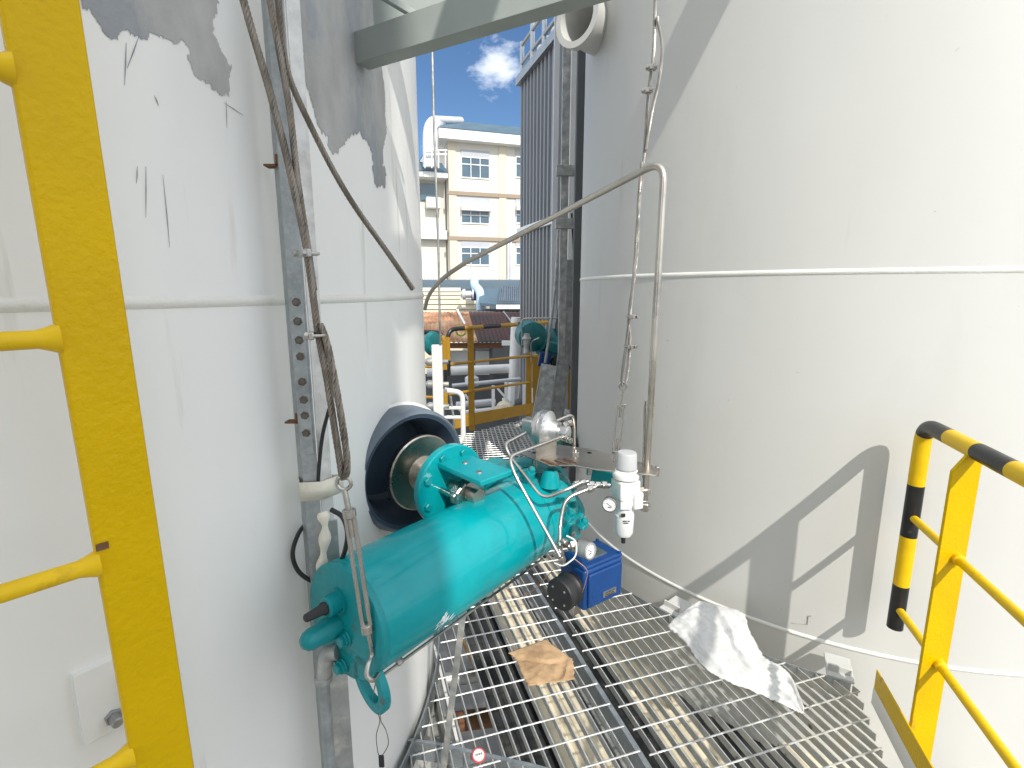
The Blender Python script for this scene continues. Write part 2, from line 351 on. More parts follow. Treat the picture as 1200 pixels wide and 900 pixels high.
# fine scratches on the left tank
mb = MB()
for (a, b) in (((148,50),(146,100)),((163,42),(149,80)),((181,112),(186,124)),((171,195),(171,255)),((191,205),(199,290)),((161,195),(160,215)),((262,120),(285,135)),((265,118),(266,150))):
    p = oncyl(*a, C1, R1+.001); q = oncyl(*b, C1, R1+.001); mb.tube([p, (p+q)/2+V((.0005,0,0)), q], [.0003, .0009, .0003], 4)
    mb.build('scratch', 'primer', t1); mb = MB()

# side nozzle of the left tank (axis leaves the wall obliquely towards the platform)
NA = V((.72, -.69, -.03)).normalized()
NC = at(487, 553, 1.525)
def carve(o, mb):                        # open a hole in a wall
    me = bpy.data.meshes.new('cutter'); me.from_pydata([tuple(v) for v in mb.v], [], mb.f); c = bpy.data.objects.new('cutter', me); S.collection.objects.link(c)
    b = bmesh.new(); b.from_mesh(me); bmesh.ops.recalc_face_normals(b, faces=b.faces); b.to_mesh(me); b.free()
    c.location = (0, 0, 0); bo_ = o.modifiers.new('hole', 'BOOLEAN'); bo_.object = c; bo_.operation = 'DIFFERENCE'; bo_.solver = 'EXACT'
    bpy.context.view_layer.update(); dg = bpy.context.evaluated_depsgraph_get(); nm_ = bpy.data.meshes.new_from_object(o.evaluated_get(dg))
    o.modifiers.clear(); o.data = nm_; bpy.data.objects.remove(c)
carve(shell1, MB().cyl(NC-NA*.55, NC+NA*.2, .181, n=64))
nz1 = MB().lathe(NC-NA*.34, NA, [(0,.198),(.32,.198),(.335,.195),(.345,.186),(.338,.178),(.30,.170),(.20,.150),(.12,.13),(.06,.12),(.06,.0)], 64).build('nozzle', 'linerg', t1)
nzl = MB().lathe(NC-NA*.20, NA, [(0,.0005),(0,.140),(.10,.148),(.17,.160),(.198,.172),(.203,.182),(.199,.182),(.190,.180),(.15,.160),(-.004,.150),(-.004,.0005)], 64, closed=True).build('nozzle_lining', 'liner', nz1)
pad = MB().lathe(NC-NA*.09, NA, [(0,.1985),(.008,.1985),(.006,.205),(.0,.207)], 64, closed=True).build('nozzle_weld', 'weld', nz1)

# nozzle stub high on the right tank
pc = oncyl(700, 34, C2, R2); nn = V((pc.x-C2[0], pc.y-C2[1], 0)).normalized()
na = V((-.72,-.69,0)).normalized()
st = MB().lathe(pc+na*-.25, na, [(0,.135),(.40,.135),(.40,.158),(.45,.158),(.45,.122),(.05,.118),(.05,.0)], 48).build('nozzle', 'tankr', t2)
st['label'] = 'round open pipe stub with rim'
# lifting lug marks low on the right tank
lb = oncyl(946, 732, C2, R2+.003); mt_ = MB()
for a, b in (((928,730),(946,732)),((946,732),(947,722)),((948,722),(951,722))):
    mt_.tube([oncyl(*a, C2, R2+.001), oncyl(*b, C2, R2+.001)], .0022, 5)
mt_.build('wire_mark', 'galv_d', t2)

# ================================================================== PLATFORM GRATING
GA = R(-17.3)
gd = V((math.sin(-GA), -math.cos(GA), 0)); gd = V((.297, -.955, 0))       # bearing bar direction
gx = V((.955, .297, 0))                                              # cross rod direction
def inside(x, y, sect):
    if (x-C1[0])**2+(y-C1[1])**2 < (R1+.03)**2: return False
    if (x-C2[0])**2+(y-C2[1])**2 < (R2+.25)**2: return False
    if (x-CB.x)**2+(y-CB.y)**2 < (1.9)**2: return False
    # right edge follows the toe board
    if x > 1.375 + (y-1.74)*.36 and y < 3: return False
    return sect(x, y)
def uv(x, y): p = V((x, y, 0)); return p.dot(gx), p.dot(gd)
J0 = V((.24, 2.22, 0)).dot(gx)                                        # joint between two panels
def spans(fn, step=.012, t0=-7, t1=7):
    o = []; on = None; t = t0
    while t <= t1:
        k = fn(t)
        if k and on is None: on = t
        if not k and on is not None:
            if t-on > .02: o.append((on, t))
            on = None
        t += step
    if on is not None: o.append((on, t1))
    return o
def grating(sect, label, name='grating_panel', ang=None, zt=0.0, pitch=.045, cross=.110, urange=(-3, 3), vrange=(-4, 3), off=(0, 0)):
    a, b = (gx, gd) if ang is None else ang
    root = empty(name, (0, 0, zt), label, 'steel grating', 'platform grating panels')
    mb = MB(); u = urange[0]+off[0]
    while u < urange[1]:
        fn = lambda t: inside(*(a*u+b*t).xy, sect)
        for (s0, s1) in spans(fn, t0=vrange[0], t1=vrange[1]):
            mb.bar(a*u+b*s0+V((0,0,zt-.0155)), a*u+b*s1+V((0,0,zt-.0155)), .0042, .030)
        u += pitch
    mb.build('bearing_bars', 'grate', root, smooth=0)
    mb = MB(); v_ = vrange[0]+off[1]
    while v_ < vrange[1]:
        fn = lambda t: inside(*(a*t+b*v_).xy, sect)
        for (s0, s1) in spans(fn, t0=urange[0], t1=urange[1]):
            p0 = a*s0+b*v_+V((0,0,zt-.0005)); p1 = a*s1+b*v_+V((0,0,zt-.0005))
            n = max(2, int((s1-s0)/.0075)); pts = [p0.lerp(p1, i/n)+V((0,0,.0012*(i % 2))) for i in range(n+1)]
            mb.tube(pts, .0034, 5)
        v_ += cross
    mb.build('cross_rods', 'grate', root)
    return root
v0 = -V((-.2, 1.50, 0)).dot(gd)
FRONT = lambda x, y: (x+.60)**2+(y-.62)**2 > .0 and y > 1.44-.12*(x+.3) if x < .0 else y > .2
grA = grating(lambda x, y: uv(x, y)[0] < J0-.012 and y < 3.3 and not (x < .06 and y < 1.50+(-.12)*(x+.35)) and uv(x, y)[0] > -1.6, 'galvanised grating panel between the two tanks, under the kraft paper', off=(.01, .02))
grB = grating(lambda x, y: uv(x, y)[0] > J0+.012 and y < 3.3 and y > .1, 'galvanised grating panel beside the right tank, under the plastic sheet', off=(.028, .045))
a2 = V((.80, .60, 0)).normalized(); b2 = V((.60, -.80, 0)).normalized()
grC = grating(lambda x, y: x < .06 and y < 1.47+(-.12)*(x+.35) and y > .4, 'galvanised grating panel at the bottom left with wide mesh set at an angle', ang=(a2, b2), pitch=.062, cross=.085)
def far_sect(x, y):
    return y > 3.33 and y < 5.62+(x+.5)*1.0 and -2.2 < x < 1.8
grD = grating(far_sect, 'distant grating panel in front of the far ochre railing', pitch=.05, cross=.07, vrange=(-8, -2.5), ang=(V((.99,.12,0)).normalized(), V((.12,-.99,0)).normalized()))
# channels under the joints and edges of the grating
mb = MB()
pA = gx*J0; q0 = -3.2; q1 = -1.0
root = empty('support_beam', (0, 0, -.15), 'galvanised channel under the joint between the grating panels', 'steel beam')
b_ = MB()
b_.bar(pA+gd*-3.0+V((0,0,-.060)), pA+gd*-.9+V((0,0,-.060)), .012, .10)
b_.bar(pA+gd*-3.0+V((0,0,-.012)), pA+gd*-.9+V((0,0,-.012)), .020, .010)
b_.build('web', 'galv', root)
MB().bar(pA+gd*-3.0+V((0,0,-.115)), pA+gd*-.9+V((0,0,-.115)), .06, .008).build('flange', 'galv_d', root)
def arc_band(C, rad, a0, a1, z0, z1, th, n=60):
    mb = MB(); vs = []; 
    for i in range(n+1):
        a = a0+(a1-a0)*i/n
        for (r_, z) in ((rad, z0), (rad+th, z0), (rad+th, z1), (rad, z1)): vs.append((C[0]+r_*math.cos(a), C[1]+r_*math.sin(a), z))
    fs = []
    for i in range(n):
        for k in range(4): fs.append((i*4+k, i*4+(k+1) % 4, i*4+4+(k+1) % 4, i*4+4+k))
    fs += [(0,1,2,3), (n*4+3,n*4+2,n*4+1,n*4)]
    return mb.add(vs, fs)
e1 = arc_band(C1, R1+.024, R(-45), R(60), -.075, .022, .005).build('edge_band', 'galv', None); tag(e1, 'curved flat bar edging the grating along the left tank', 'edge bar')
e2 = arc_band(C2, R2+.245, R(180), R(244), -.075, .002, .005).build('edge_band', 'galv', None); tag(e2, 'curved flat bar edging the grating along the right tank', 'edge bar')
# straight edge of the bottom-left panel
pa, pb = onz(470, 868, .01), onz(650, 905, .01)
arc = smooth_path([onz(452,866,.0), onz(505,872,.0), onz(560,884,.0), onz(640,903,.0), onz(700,925,.0)], 6)
mb = MB()
for a, b in zip(arc, arc[1:]): mb.bar(a+V((0,0,-.03)), b+V((0,0,-.03)), .012, .075)
tag(mb.build('edge_bar', 'galv', None, smooth=50), 'flat bar across the bottom left dividing two grating panels', 'edge bar')
# brackets holding the grating off the right tank
for i, (px, py, lb) in enumerate(((785, 712, 'small white bracket on the right tank under the left end of the plastic sheet'), (985, 788, 'white bracket on the right tank in front of the toe board'))):
    p = onz(px, py, -.01); d = V((C2[0]-p.x, C2[1]-p.y, 0)).normalized(); s_ = d.cross(Zv)
    r_ = empty('tank_bracket', p, lb, 'bracket', 'brackets between grating and right tank')
    MB().bar(p-d*.02+V((0,0,-.02)), p+d*.14+V((0,0,-.02)), .10, .012).build('plate', 'tankr', r_, bevel=.002)
    MB().bar(p+d*.02-s_*.045+V((0,0,.0)), p+d*.02+s_*.045+V((0,0,.0)), .010, .030).build('rib', 'tankr', r_, bevel=.002)

# ================================================================== ROOF UNDER THE PLATFORM
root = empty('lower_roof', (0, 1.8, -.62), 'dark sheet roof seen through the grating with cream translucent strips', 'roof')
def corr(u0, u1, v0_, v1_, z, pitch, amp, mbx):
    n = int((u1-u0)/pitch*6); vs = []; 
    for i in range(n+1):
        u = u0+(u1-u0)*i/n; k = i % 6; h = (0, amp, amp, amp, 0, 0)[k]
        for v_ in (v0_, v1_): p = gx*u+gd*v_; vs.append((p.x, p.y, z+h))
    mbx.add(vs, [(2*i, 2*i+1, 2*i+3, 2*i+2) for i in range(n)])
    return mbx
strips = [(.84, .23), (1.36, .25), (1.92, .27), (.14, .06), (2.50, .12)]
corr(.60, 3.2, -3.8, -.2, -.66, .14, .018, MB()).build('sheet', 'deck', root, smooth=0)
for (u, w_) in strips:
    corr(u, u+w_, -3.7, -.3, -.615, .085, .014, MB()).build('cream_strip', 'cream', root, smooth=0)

# pipes and a beam in the dark void left of the lower roof
for a, b_, r_, m, lb in ((onz(505,760,-.5), onz(545,905,-.5), .030, 'white', 'white pipe in the dark void under the grating near the left tank'),
        (onz(500,800,-.9), onz(700,770,-.9), .045, 'galv_d', 'grey pipe crossing under the grating left of the kraft paper'),
        (onz(500,850,-1.2), onz(660,830,-1.2), .060, 'rust', 'rusty brown pipe deep under the grating at the bottom left'),
        (onz(540,740,-.7), onz(610,900,-.7), .022, 'ochre', 'thin ochre pipe under the grating beside the prop bar')):
    tag(MB().tube([a, b_], r_, 12).build('pipe', m), lb, 'pipe', 'pipes below the grating')
root = empty('floor_beam', (.0, 1.9, -.3), 'dark grey beam under the left grating panel parallel to its bars', 'steel beam')
MB().bar(gx*.28+gd*-3.3+V((0,0,-.2)), gx*.28+gd*-1.0+V((0,0,-.2)), .012, .16).build('web', 'galv_d', root)
MB().bar(gx*.28+gd*-3.3+V((0,0,-.285)), gx*.28+gd*-1.0+V((0,0,-.285)), .09, .010).build('flange', 'galv_d', root)

# ================================================================== RIGHT GUARD RAIL
KR = .945
def rz(h): return h
gr = empty('guard_rail', (1.38, 1.4, 0), 'yellow and black striped guard rail at right in front of the sunlit tank', 'guard rail')
T0 = at(1085, 492, 1.92); rail_dir = (V((1.33, 1.17, 0))-V((T0.x, T0.y, 0)))
pt = V((T0.x, T0.y, 0)); pm = V((1.39, 1.21, 0))
dr = (pm-pt).normalized(); far_end = pm + dr*1.9
ztop, zmid, zlow = T0.z-.018, at(1072, 605, 1.92).z, at(1060, 712, 1.92).z
RR = .029
path = fillet([pt+V((0,0,at(1050,735,1.92).z)), pt+V((0,0,ztop)), far_end+V((0,0,ztop))], .075, 8)
# paint bands along the bent tube
L_ = [0]
for a, b in zip(path, path[1:]): L_.append(L_[-1]+(b-a).length)
def cut(path, L_, s0, s1):
    o = []
    def pos(s_):
        for i in range(len(L_)-1):
            if L_[i+1] >= s_: return path[i].lerp(path[i+1], (s_-L_[i])/max(1e-9, L_[i+1]-L_[i]))
        return path[-1]
    o.append(pos(s0)); o += [p for p, l in zip(path, L_) if s0+.002 < l < s1-.002]; o.append(pos(s1)); return o
def band_tube(path, marks, r, ya, parent, start_black=True, nm='top_rail'):
    L_ = [0]
    for a, b in zip(path, path[1:]): L_.append(L_[-1]+(b-a).length)
    mk = [0]+marks+[L_[-1]]; me_all = MB(); idx = []
    for i, (s0, s1) in enumerate(zip(mk, mk[1:])):
        if s1 <= s0+.004: continue
        n0 = len(me_all.f); me_all.tube(cut(path, L_, s0, s1), r, 20, caps=(i == 0 or s1 >= L_[-1]-1e-6)); idx += [(i+(0 if start_black else 1)) % 2]*(len(me_all.f)-n0)
    o = me_all.build(nm, ['black', ya], parent)
    for p, k in zip(o.data.polygons, idx): p.material_index = k
    return o
H = ztop-.16
def zpx(py): return (at(1070, py, 1.86).z-.16)
# band limits read down the end post
z00 = at(1050,735,1.92).z
marks = [at(1052, 685, 1.92).z-z00, at(1062, 628, 1.92).z-z00, at(1070, 568, 1.92).z-z00, at(1080, 508, 1.92).z-z00]
marks += [marks[-1]+.075+.12, marks[-1]+.075+.12+.17]
while marks[-1]+.18 < L_[-1]: marks.append(marks[-1]+.18)
band_tube(path, marks, RR, 'yellow_sm', gr, True)
sid = dr.cross(Zv).normalized()
if sid.x > 0: sid = -sid                     # towards the platform
for z in (zmid, zlow):
    MB().tube([pt+V((0,0,z))+dr*.015, far_end+V((0,0,z))], .0150, 16).build('mid_rail', 'yellow_sm', gr)
pp = at(1130, 530, 1.60); pq = V((pp.x, pp.y, 0)); k_ = (pq-pt).dot(dr); pq = pt+dr*k_
wv = V((1, .12, 0)).normalized()
for j, kk in enumerate((0, 1.0)):
    q = pq+dr*kk+sid*.014
    m_ = MB().prism([q-wv*.052+V((0,0,-.12)), q+wv*.052+V((0,0,-.12)), q+wv*.052+V((0,0,ztop-.01)), q+V((0,0,ztop-.01)), q-wv*.052+V((0,0,ztop-.07))], V((-.12, 1, 0)).normalized()*.011)
    m_.build('post', 'yellow', gr, bevel=.0015)
    for z in (zmid, zlow):
        MB().lathe(pq+dr*kk+V((0,0,z))-dr*.02, dr, [(0,.0150),(.006,.0195),(.036,.0195),(.042,.0150)], 16).build('weld_collar', 'yellow_sm', gr)
tb0 = V((onz(1024, 806).x, onz(1024, 806).y, 0)); tb1 = tb0+dr*2.2
m_ = MB(); m_.prism([tb0+V((0,0,.002)), tb1+V((0,0,.002)), tb1+V((0,0,.105)), tb0+V((0,0,.085))], -sid*.006)
m_.build('toe_board', 'yellow', gr, bevel=.0008)
MB().prism([tb0+sid*.002+V((0,0,-.07)), tb1+sid*.002+V((0,0,-.07)), tb1+sid*.002+V((0,0,.001)), tb0+sid*.002+V((0,0,.001))], -sid*.005).build('edge_plate', 'white', gr)

# ================================================================== YELLOW LADDER AT LEFT
lx = V((-.566, .647, 0)); ld = V((.66, .75, 0)).normalized(); lr = V((-.75, .66, 0)).normalized()
lad = empty('ladder', (lx.x-.2, lx.y-.2, 0), 'yellow fixed ladder on the left tank, one broad stile and its rungs', 'ladder')
tilt = V((.012, .0, 0))
for s_ in (0, 1):
    base = lx + ld*.036 - ld*s_*.47
    lean = V((-.012, -.004, 1)).normalized(); ldx = (ld-lean*ld.dot(lean)).normalized()
    MB().box(base+lean*1.6+V((.012,.004,0)), (.0745, .020, 4.6), Matrix((ldx, lean.cross(ldx), lean)).transposed()).build('stile', 'yellow', lad, bevel=.004, seg=3)
for k in range(-5, 9):
    z = 1.6-.060+.3*k*1.03-.0
    if z < 0: continue
    k2 = V((-.012, -.004, 0))*(z-1); a = lx+V((0,0,z))+k2; b = lx-ld*.40+V((0,0,z))+k2
    MB().tube([a+ld*.002, a-ld*.010, a-ld*.020, b], [.0200,.0150,.0118,.0118], 16).build('rung', 'yellow_sm', lad)
chip = MB().box(lx+ld*.004-lr*.0105+V((0,0,1.258)), (.014,.001,.010), Matrix((ld, lr, Zv)).transposed()).build('paint_chip', 'rust', lad)
# white bracket box behind the ladder with a grey knob
pc = oncyl(126, 812, C1, R1); nr = V((pc.x-C1[0], pc.y-C1[1], 0)).normalized(); tg = Zv.cross(nr)
br = empty('cover_bracket', pc, 'white angled bracket with a dark bolt on the left tank behind the ladder', 'bracket')
mx = Matrix((tg, nr, Zv)).transposed()
MB().box(pc+nr*.006, (.085,.016,.135), mx).build('back_plate', 'white', br, bevel=.001)
MB().prism([pc+tg*.030+nr*.008+V((0,0,.06)), pc+tg*.030+nr*.05+V((0,0,.05)), pc+tg*.030+nr*.05+V((0,0,-.05)), pc+tg*.030+nr*.008+V((0,0,-.062))], tg*.006).build('flange', 'white', br, bevel=.001)
bo = MB(); o_ = pc+tg*.0-V((0,0,.04))+nr*.008
bo.hexb(o_, nr, .014, .012); bo.lathe(o_+nr*.012, nr, [(0,.009),(.018,.009),(.02,.007)], 12)
bo.build('bolt', 'galv_d', br)

# ================================================================== STRUT ON LEFT TANK
def col(px, py, Y): p = at(px, py, Y); return V((p.x, p.y, 0))
s0 = V((-.470, 1.095, 0))
stv = V((.63, .78, 0)).normalized(); stn = V((.78, -.63, 0)).normalized()
su = empty('cable_strut', (s0.x, s0.y, 0), 'galvanised perforated strut running up the left tank behind the wire ropes', 'strut')
# slotted channel (facing left) and cover angle (facing the light)
def vplate(p, dirv, w_, th, z0, z1, nm, m, par):
    n = dirv.cross(Zv); return MB().prism([p+V((0,0,z0)), p+dirv*w_+V((0,0,z0)), p+dirv*w_+V((0,0,z1)), p+V((0,0,z1))], n*th).build(nm, m, par, bevel=.0008)
vplate(s0, V((.97,.25,0)).normalized(), .032, .003, -.3, 3.6, 'channel_web', 'galv', su)
vplate(s0+V((.0325,.0085,0)), V((.62,.78,0)).normalized(), .030, .003, -.3, 3.6, 'channel_side', 'galv_p', su)
vplate(s0, V((-.6,.8,0)).normalized(), .04, .003, -.3, 3.6, 'channel_side', 'galv', su)
for i, z in enumerate((1.575, 1.535, 1.495, 1.46, 1.405, 1.365, 1.33, 1.29)):
    b_ = MB(); c_ = s0+V((.015, .001, z)); nn = V((.25,-.97,0)).normalized()
    b_.hexb(c_, nn, .0095, .008); b_.cyl(c_+nn*.006, c_+nn*.018, .005, n=8)
    b_.build('bolt', 'boltm', su)
jp = MB().box(s0+V((.015,-.003,1.42)), (.028,.003,.36), Matrix((V((.97,.25,0)).normalized(), V((-.25,.97,0)).normalized(), Zv)).transposed()).build('splice_plate', 'galv', su, bevel=.0006)
for z, in ((1.85,), (1.31,)):
    cl = MB(); q = s0+V((0,0,z))
    cl.box(q+V((-.018,.02,0)), (.034,.025,.004)); cl.box(q+V((-.008,.02,.010)), (.005,.025,.022))
    cl.build('clamp', 'rust', su)
# tape wraps
tp = empty('tape_wrap', s0+V((0,0,1.16)), 'cream tape wrapped round the strut beside the rope loop', 'tape')
m_ = MB(); q = s0+V((-.006,-.010,1.155)); w1 = V((.97,.25,0)).normalized(); w2 = V((.62,.78,0)).normalized()
ring = [q, q+w1*.046, q+w1*.05+w2*.052, q+w1*.02+w2*.07, q+V((-.02,.045,0))]
m_.add([p+V((0,0,-.022+random.uniform(-.003,.003))) for p in ring]+[p+V((0,0,.022+random.uniform(-.003,.003))) for p in ring], [(i,(i+1) % 5,5+(i+1) % 5,5+i) for i in range(5)])
o = m_.build('wrap', 'tape', tp); o.modifiers.new('t', 'SOLIDIFY').thickness = .002
m_ = MB(); pts = [at(378,600,1.06), at(381,620,1.05), at(379,648,1.05), at(376,675,1.06)]
m_.tube(smooth_path(pts, 5), [.010+.004*math.sin(i*1.1) for i in range(len(smooth_path(pts, 5)))], 9)
o = m_.build('tape_bundle', 'tape', None); tag(o, 'lump of cream tape around a cable end at the lower strut', 'tape')
# black cable loop
cb = MB().tube(smooth_path([at(391,440,1.07), at(388,470,1.09), at(378,510,1.10), at(373,560,1.10), at(373,600,1.12)], 8), .0042, 8).build('cable', 'rubber'); tag(cb, 'short black cable running down inside the strut', 'cable')
lp = MB().tube(smooth_path([at(388,597,1.02), at(402,607,1.01), at(407,630,1.01), at(398,660,1.04), at(375,682,1.10), at(352,672,1.10), at(343,650,1.10), at(350,625,1.12), at(362,610,1.14)], 8), .0052, 10).build('cable_loop', 'rubber'); tag(lp, 'coiled black cable loop hanging behind the end of the teal cylinder', 'cable')

# ================================================================== PNEUMATIC ACTUATOR WITH VALVE
N = at(411, 724, 1.0); F = at(608, 610, 1.50)
e = (F-N).normalized(); sdv = e.cross(Zv).normalized(); upv = sdv.cross(e).normalized(); LC = (F-N).length
def LL(a, s_, u): return N+e*a+sdv*s_+upv*u
RC = .128
def capt(px, py, d=.020):              # point on the end cap's face
    r_ = ray(px, py); o_ = V((0,0,CH)); q_ = N-e*d; return o_+r_*((q_-o_).dot(e)/r_.dot(e))
act = empty('pneumatic_actuator', LL(LC, 0, -.2), 'large teal pneumatic cylinder actuator and valve slung from wire ropes', 'actuator')
cy = MB().lathe(N, e, [(0,RC*.985),(.004,RC),(LC,RC)], 96).build('cylinder', 'teal', act)
MB().lathe(N-e*.020, e, [(0,RC*.95),(.004,RC*1.0),(.017,RC*1.0),(.0185,RC*.985),(.024,RC*.985)], 96).build('end_cap', 'teald', act)
# end cap fittings
pA = capt(397, 704)
ad_ = MB().lathe(pA, -e, [(0,.029),(.006,.029),(.006,.022),(.030,.022),(.032,.019),(.032,.0)], 32).build('adapter', 'teald', act)
MB().lathe(pA-e*.031, -e, [(0,.014),(.008,.014),(.012,.011),(.046,.0085),(.048,.007)], 8).build('breather_plug', 'rubber', act)
pB = capt(394, 732)
MB().lathe(pB, -e, [(0,.027),(.030,.025),(.036,.023),(.060,.0225),(.072,.019),(.080,.012),(.083,.001)], 32).build('domed_housing', 'teald', act)
for (s_, u) in ((406,748), (402,780)):
    m_ = MB(); c_ = capt(s_, u); m_.lathe(c_, -e, [(0,.018),(.003,.018),(.003,.015),(.010,.015)], 20); m_.hexb(c_-e*.009, -e, .013, .010); m_.build('hex_plug', 'teald', act, bevel=.001)
# lifting eye plate
c0 = capt(440, 796, .0); ring = MB()
dn = (c0-N); dn = (dn-e*dn.dot(e)).normalized(); ax2 = e
po = []; 
for k in range(40):
    a = 2*math.pi*k/40; r_ = .043
    po.append(c0+(dn*math.cos(a)*1.5+dn.cross(e)*math.sin(a))*r_)
inn = [c0+(dn*math.cos(2*math.pi*k/40)*1.5+dn.cross(e)*math.sin(2*math.pi*k/40))*.026 for k in range(40)]
vs = po+inn+[p-e*.020 for p in po]+[p-e*.020 for p in inn]; fs = []
for k in range(40):
    j = (k+1) % 40
    fs += [(k,j,40+j,40+k), (80+k,120+k,120+j,80+j), (k,80+k,80+j,j), (40+k,40+j,120+j,120+k)]
ring.add(vs, fs); ring.build('lifting_eye', 'teald', act, bevel=.003)
MB().prism([c0-dn*.030+dn.cross(e)*.046, c0-dn*.030-dn.cross(e)*.046, c0-dn*.07-dn.cross(e)*.075, c0-dn*.07+dn.cross(e)*.075], -e*.019).build('eye_root', 'teald', act, bevel=.002)
# tie rods along the underside, seen as a thin line
for (s_, u) in ((.085,-.104),):
    MB().tube([LL(.0, s_, u-.002), LL(LC+.01, s_, u-.002)], .0035, 8).build('tie_rod', 'steel', act)
MB().hexb(LL(.06, .080, -.100)-upv*0, (sdv-upv*.6), .009, .012).build('rod_nut', 'steel', act)
# scraped paint on the cylinder
sm = MB(); rr = random.Random(4)
for k in range(26):
    a0 = rr.gauss(.165, .016); th = R(rr.gauss(-26, 4)); l = rr.uniform(.006,.024); w_ = rr.uniform(.002,.006)
    def cs(a, t): return LL(a, (RC+.0008)*math.cos(t), (RC+.0008)*math.sin(t))
    dt = w_/RC; t1_ = th+R(rr.uniform(3, 9))
    sm.add([cs(a0, th), cs(a0+w_, th), cs(a0+w_+l*.5, t1_), cs(a0+l*.5, t1_)], [(0,1,2,3)])
sm.build('scraped_paint', 'scuff', cy, smooth=0)
# flange seam and centre body casting
MB().lathe(LL(LC, 0, 0), e, [(0,RC*.96),(.004,RC*.96),(.004,RC*.99),(.010,RC*1.005),(.035,RC*1.0),(.05,RC*.97),(.10,RC*.97),(.17,RC*.90),(.185,RC*.80),(.19,RC*.75)], 64).build('body_flange', 'teal', act)
bodyc = LL(LC+.12, -.10, 0)
MB().box(LL(LC+.115, -.015, .012), (.15, .235, .235), Matrix((e, sdv, upv)).transposed()).build('yoke_housing', 'teal', act, bevel=.055, seg=6)
bp0 = at(645, 551, 1.505)
MB().lathe(bp0-upv*.05, upv, [(0,.034),(.035,.026),(.052,.020),(.053,.009),(.040,.008)], 24).build('boss', 'teal', act)
for (px_, py_) in ((622,552),(684,612),(668,603)):
    m_ = MB(); q_ = at(px_, py_, 1.47 if py_ < 560 else 1.45); m_.hexb(q_, (upv*.8+sdv*.5), .011, .013); m_.lathe(q_-upv*.012-sdv*.006, (upv*.8+sdv*.5), [(0,.018),(.014,.015)], 16); m_.build('cap_screw', 'teald', act)
MB().prism([at(694,548,1.60), at(722,556,1.58), at(714,573,1.58), at(690,572,1.60)], V((.02,.03,-.004))).build('lug', 'teal', act, bevel=.004)
mb = MB(); mb.box(LL(LC+.10, -.14, 0), (.20, .24, .24), Matrix((e, sdv, upv)).transposed())
hb = mb.build('centre_housing', 'teald', act, bevel=.035, seg=5)
mb = MB()
mb.lathe(LL(LC+.06, -.01, RC*.86), upv, [(0,.032),(.02,.024),(.035,.021),(.036,.010),(.030,.010)], 24)
mb.build('boss', 'teald', act)
mb = MB()
mb.lathe(LL(LC+.12, -.075, .115), upv, [(0,.09),(.012,.085),(.018,.055),(.030,.05),(.034,.04)], 32); mb.build('top_bearing', 'teald', act)
# end plate with lug holes at the far side
mb = MB()
ec = LL(LC+.20, -.02, -.01); pl = []
for k in range(36):
    a = 2*math.pi*k/36; r_ = .118+.016*math.cos(4*a+.6)
    pl.append(ec+sdv*math.cos(a)*r_+upv*math.sin(a)*r_)
mb.prism(pl, e*.028); mb.build('end_flange', 'teald', act, bevel=.004)
mb = MB(); mb.lathe(ec+e*.028, e, [(0,.085),(.02,.082),(.045,.06),(.055,.03)], 32); mb.build('end_cover', 'teald', act)
bt = None
for k in range(8):
    a = 2*math.pi*(k+.4)/8; c_ = ec+sdv*math.cos(a)*.098+upv*math.sin(a)*.098-e*.001
    m_ = MB(); m_.hexb(c_, -e, .011, .014); m_.build('bolt', 'steel', act)
for k in range(6):
    a = R(-70+k*22); c_ = LL(LC+.135+(k % 2)*.03, RC*.95*math.cos(a), RC*.95*math.sin(a))
    if 1 < k: 
        m_ = MB(); m_.hexb(c_, (sdv*math.cos(a)+upv*math.sin(a)), .012, .014); m_.build('cap_screw', 'teald', act)
# side cover with slots facing the camera (below the small fitting)
scn = (sdv*.93+upv*-.1).normalized()
c_ = LL(LC+.135, RC*.86, -.045); mx = Matrix((e, scn, e.cross(scn))).transposed()
MB().box(c_, (.085, .045, .085), mx).build('side_cover', 'teald', act, bevel=.010, seg=3)
for q in (-1, 1):
    MB().lathe(c_+e*(.026*q)+scn*.022, scn, [(0,.011),(.004,.011),(.005,.004),(.010,.004)], 16).build('stop_screw', 'galv_d', act)
MB().box(LL(LC+.225, .055, -.055), (.010, .055, .12), mx).build('rusty_lug', 'rust', act, bevel=.008)
# valve: stainless disc, shaft neck, teal mounting flange and yoke
MB().lathe(NC+NA*.0+V((.010,.008,0)), NA, [(0,.02),(0,.118),(.018,.120),(.022,.116),(.022,.055),(.05,.045),(.10,.040),(.135,.038)], 64).build('valve_disc', 'steel_b', act)
FC = NC+NA*.145+V((.012,.010,0))
MB().lathe(FC-NA*.010, NA, [(0,.03),(0,.118),(.003,.122),(.022,.122),(.025,.118),(.025,.03)], 64).build('mounting_flange', 'teal', act)
for k in range(8):
    a = 2*math.pi*(k+.5)/8; q = NA.cross(Zv).normalized(); q2 = q.cross(NA)
    m_ = MB(); m_.hexb(FC+NA*.014+q*math.cos(a)*.100+q2*math.sin(a)*.100, NA, .012, .010); m_.build('flange_bolt', 'teald', act)
q = NA.cross(Zv).normalized(); q2 = q.cross(NA)
YL = .20
top = [FC+NA*.014+q*.055+q2*.085, FC+NA*.014-q*.055+q2*.085, FC+NA*YL-q*.06+q2*.085, FC+NA*YL+q*.06+q2*.085]
MB().prism(top, -q2*.016).build('yoke_plate', 'teal', act, bevel=.003)
bot = [p-q2*.16 for p in top]; MB().prism(bot, -q2*.016).build('yoke_plate', 'teald', act, bevel=.003)
MB().lathe(FC+NA*.0, NA, [(0,.020),(.06,.020),(.06,.034),(.095,.034),(.095,.022),(.13,.022)], 24).build('stem', 'steel_b', act)
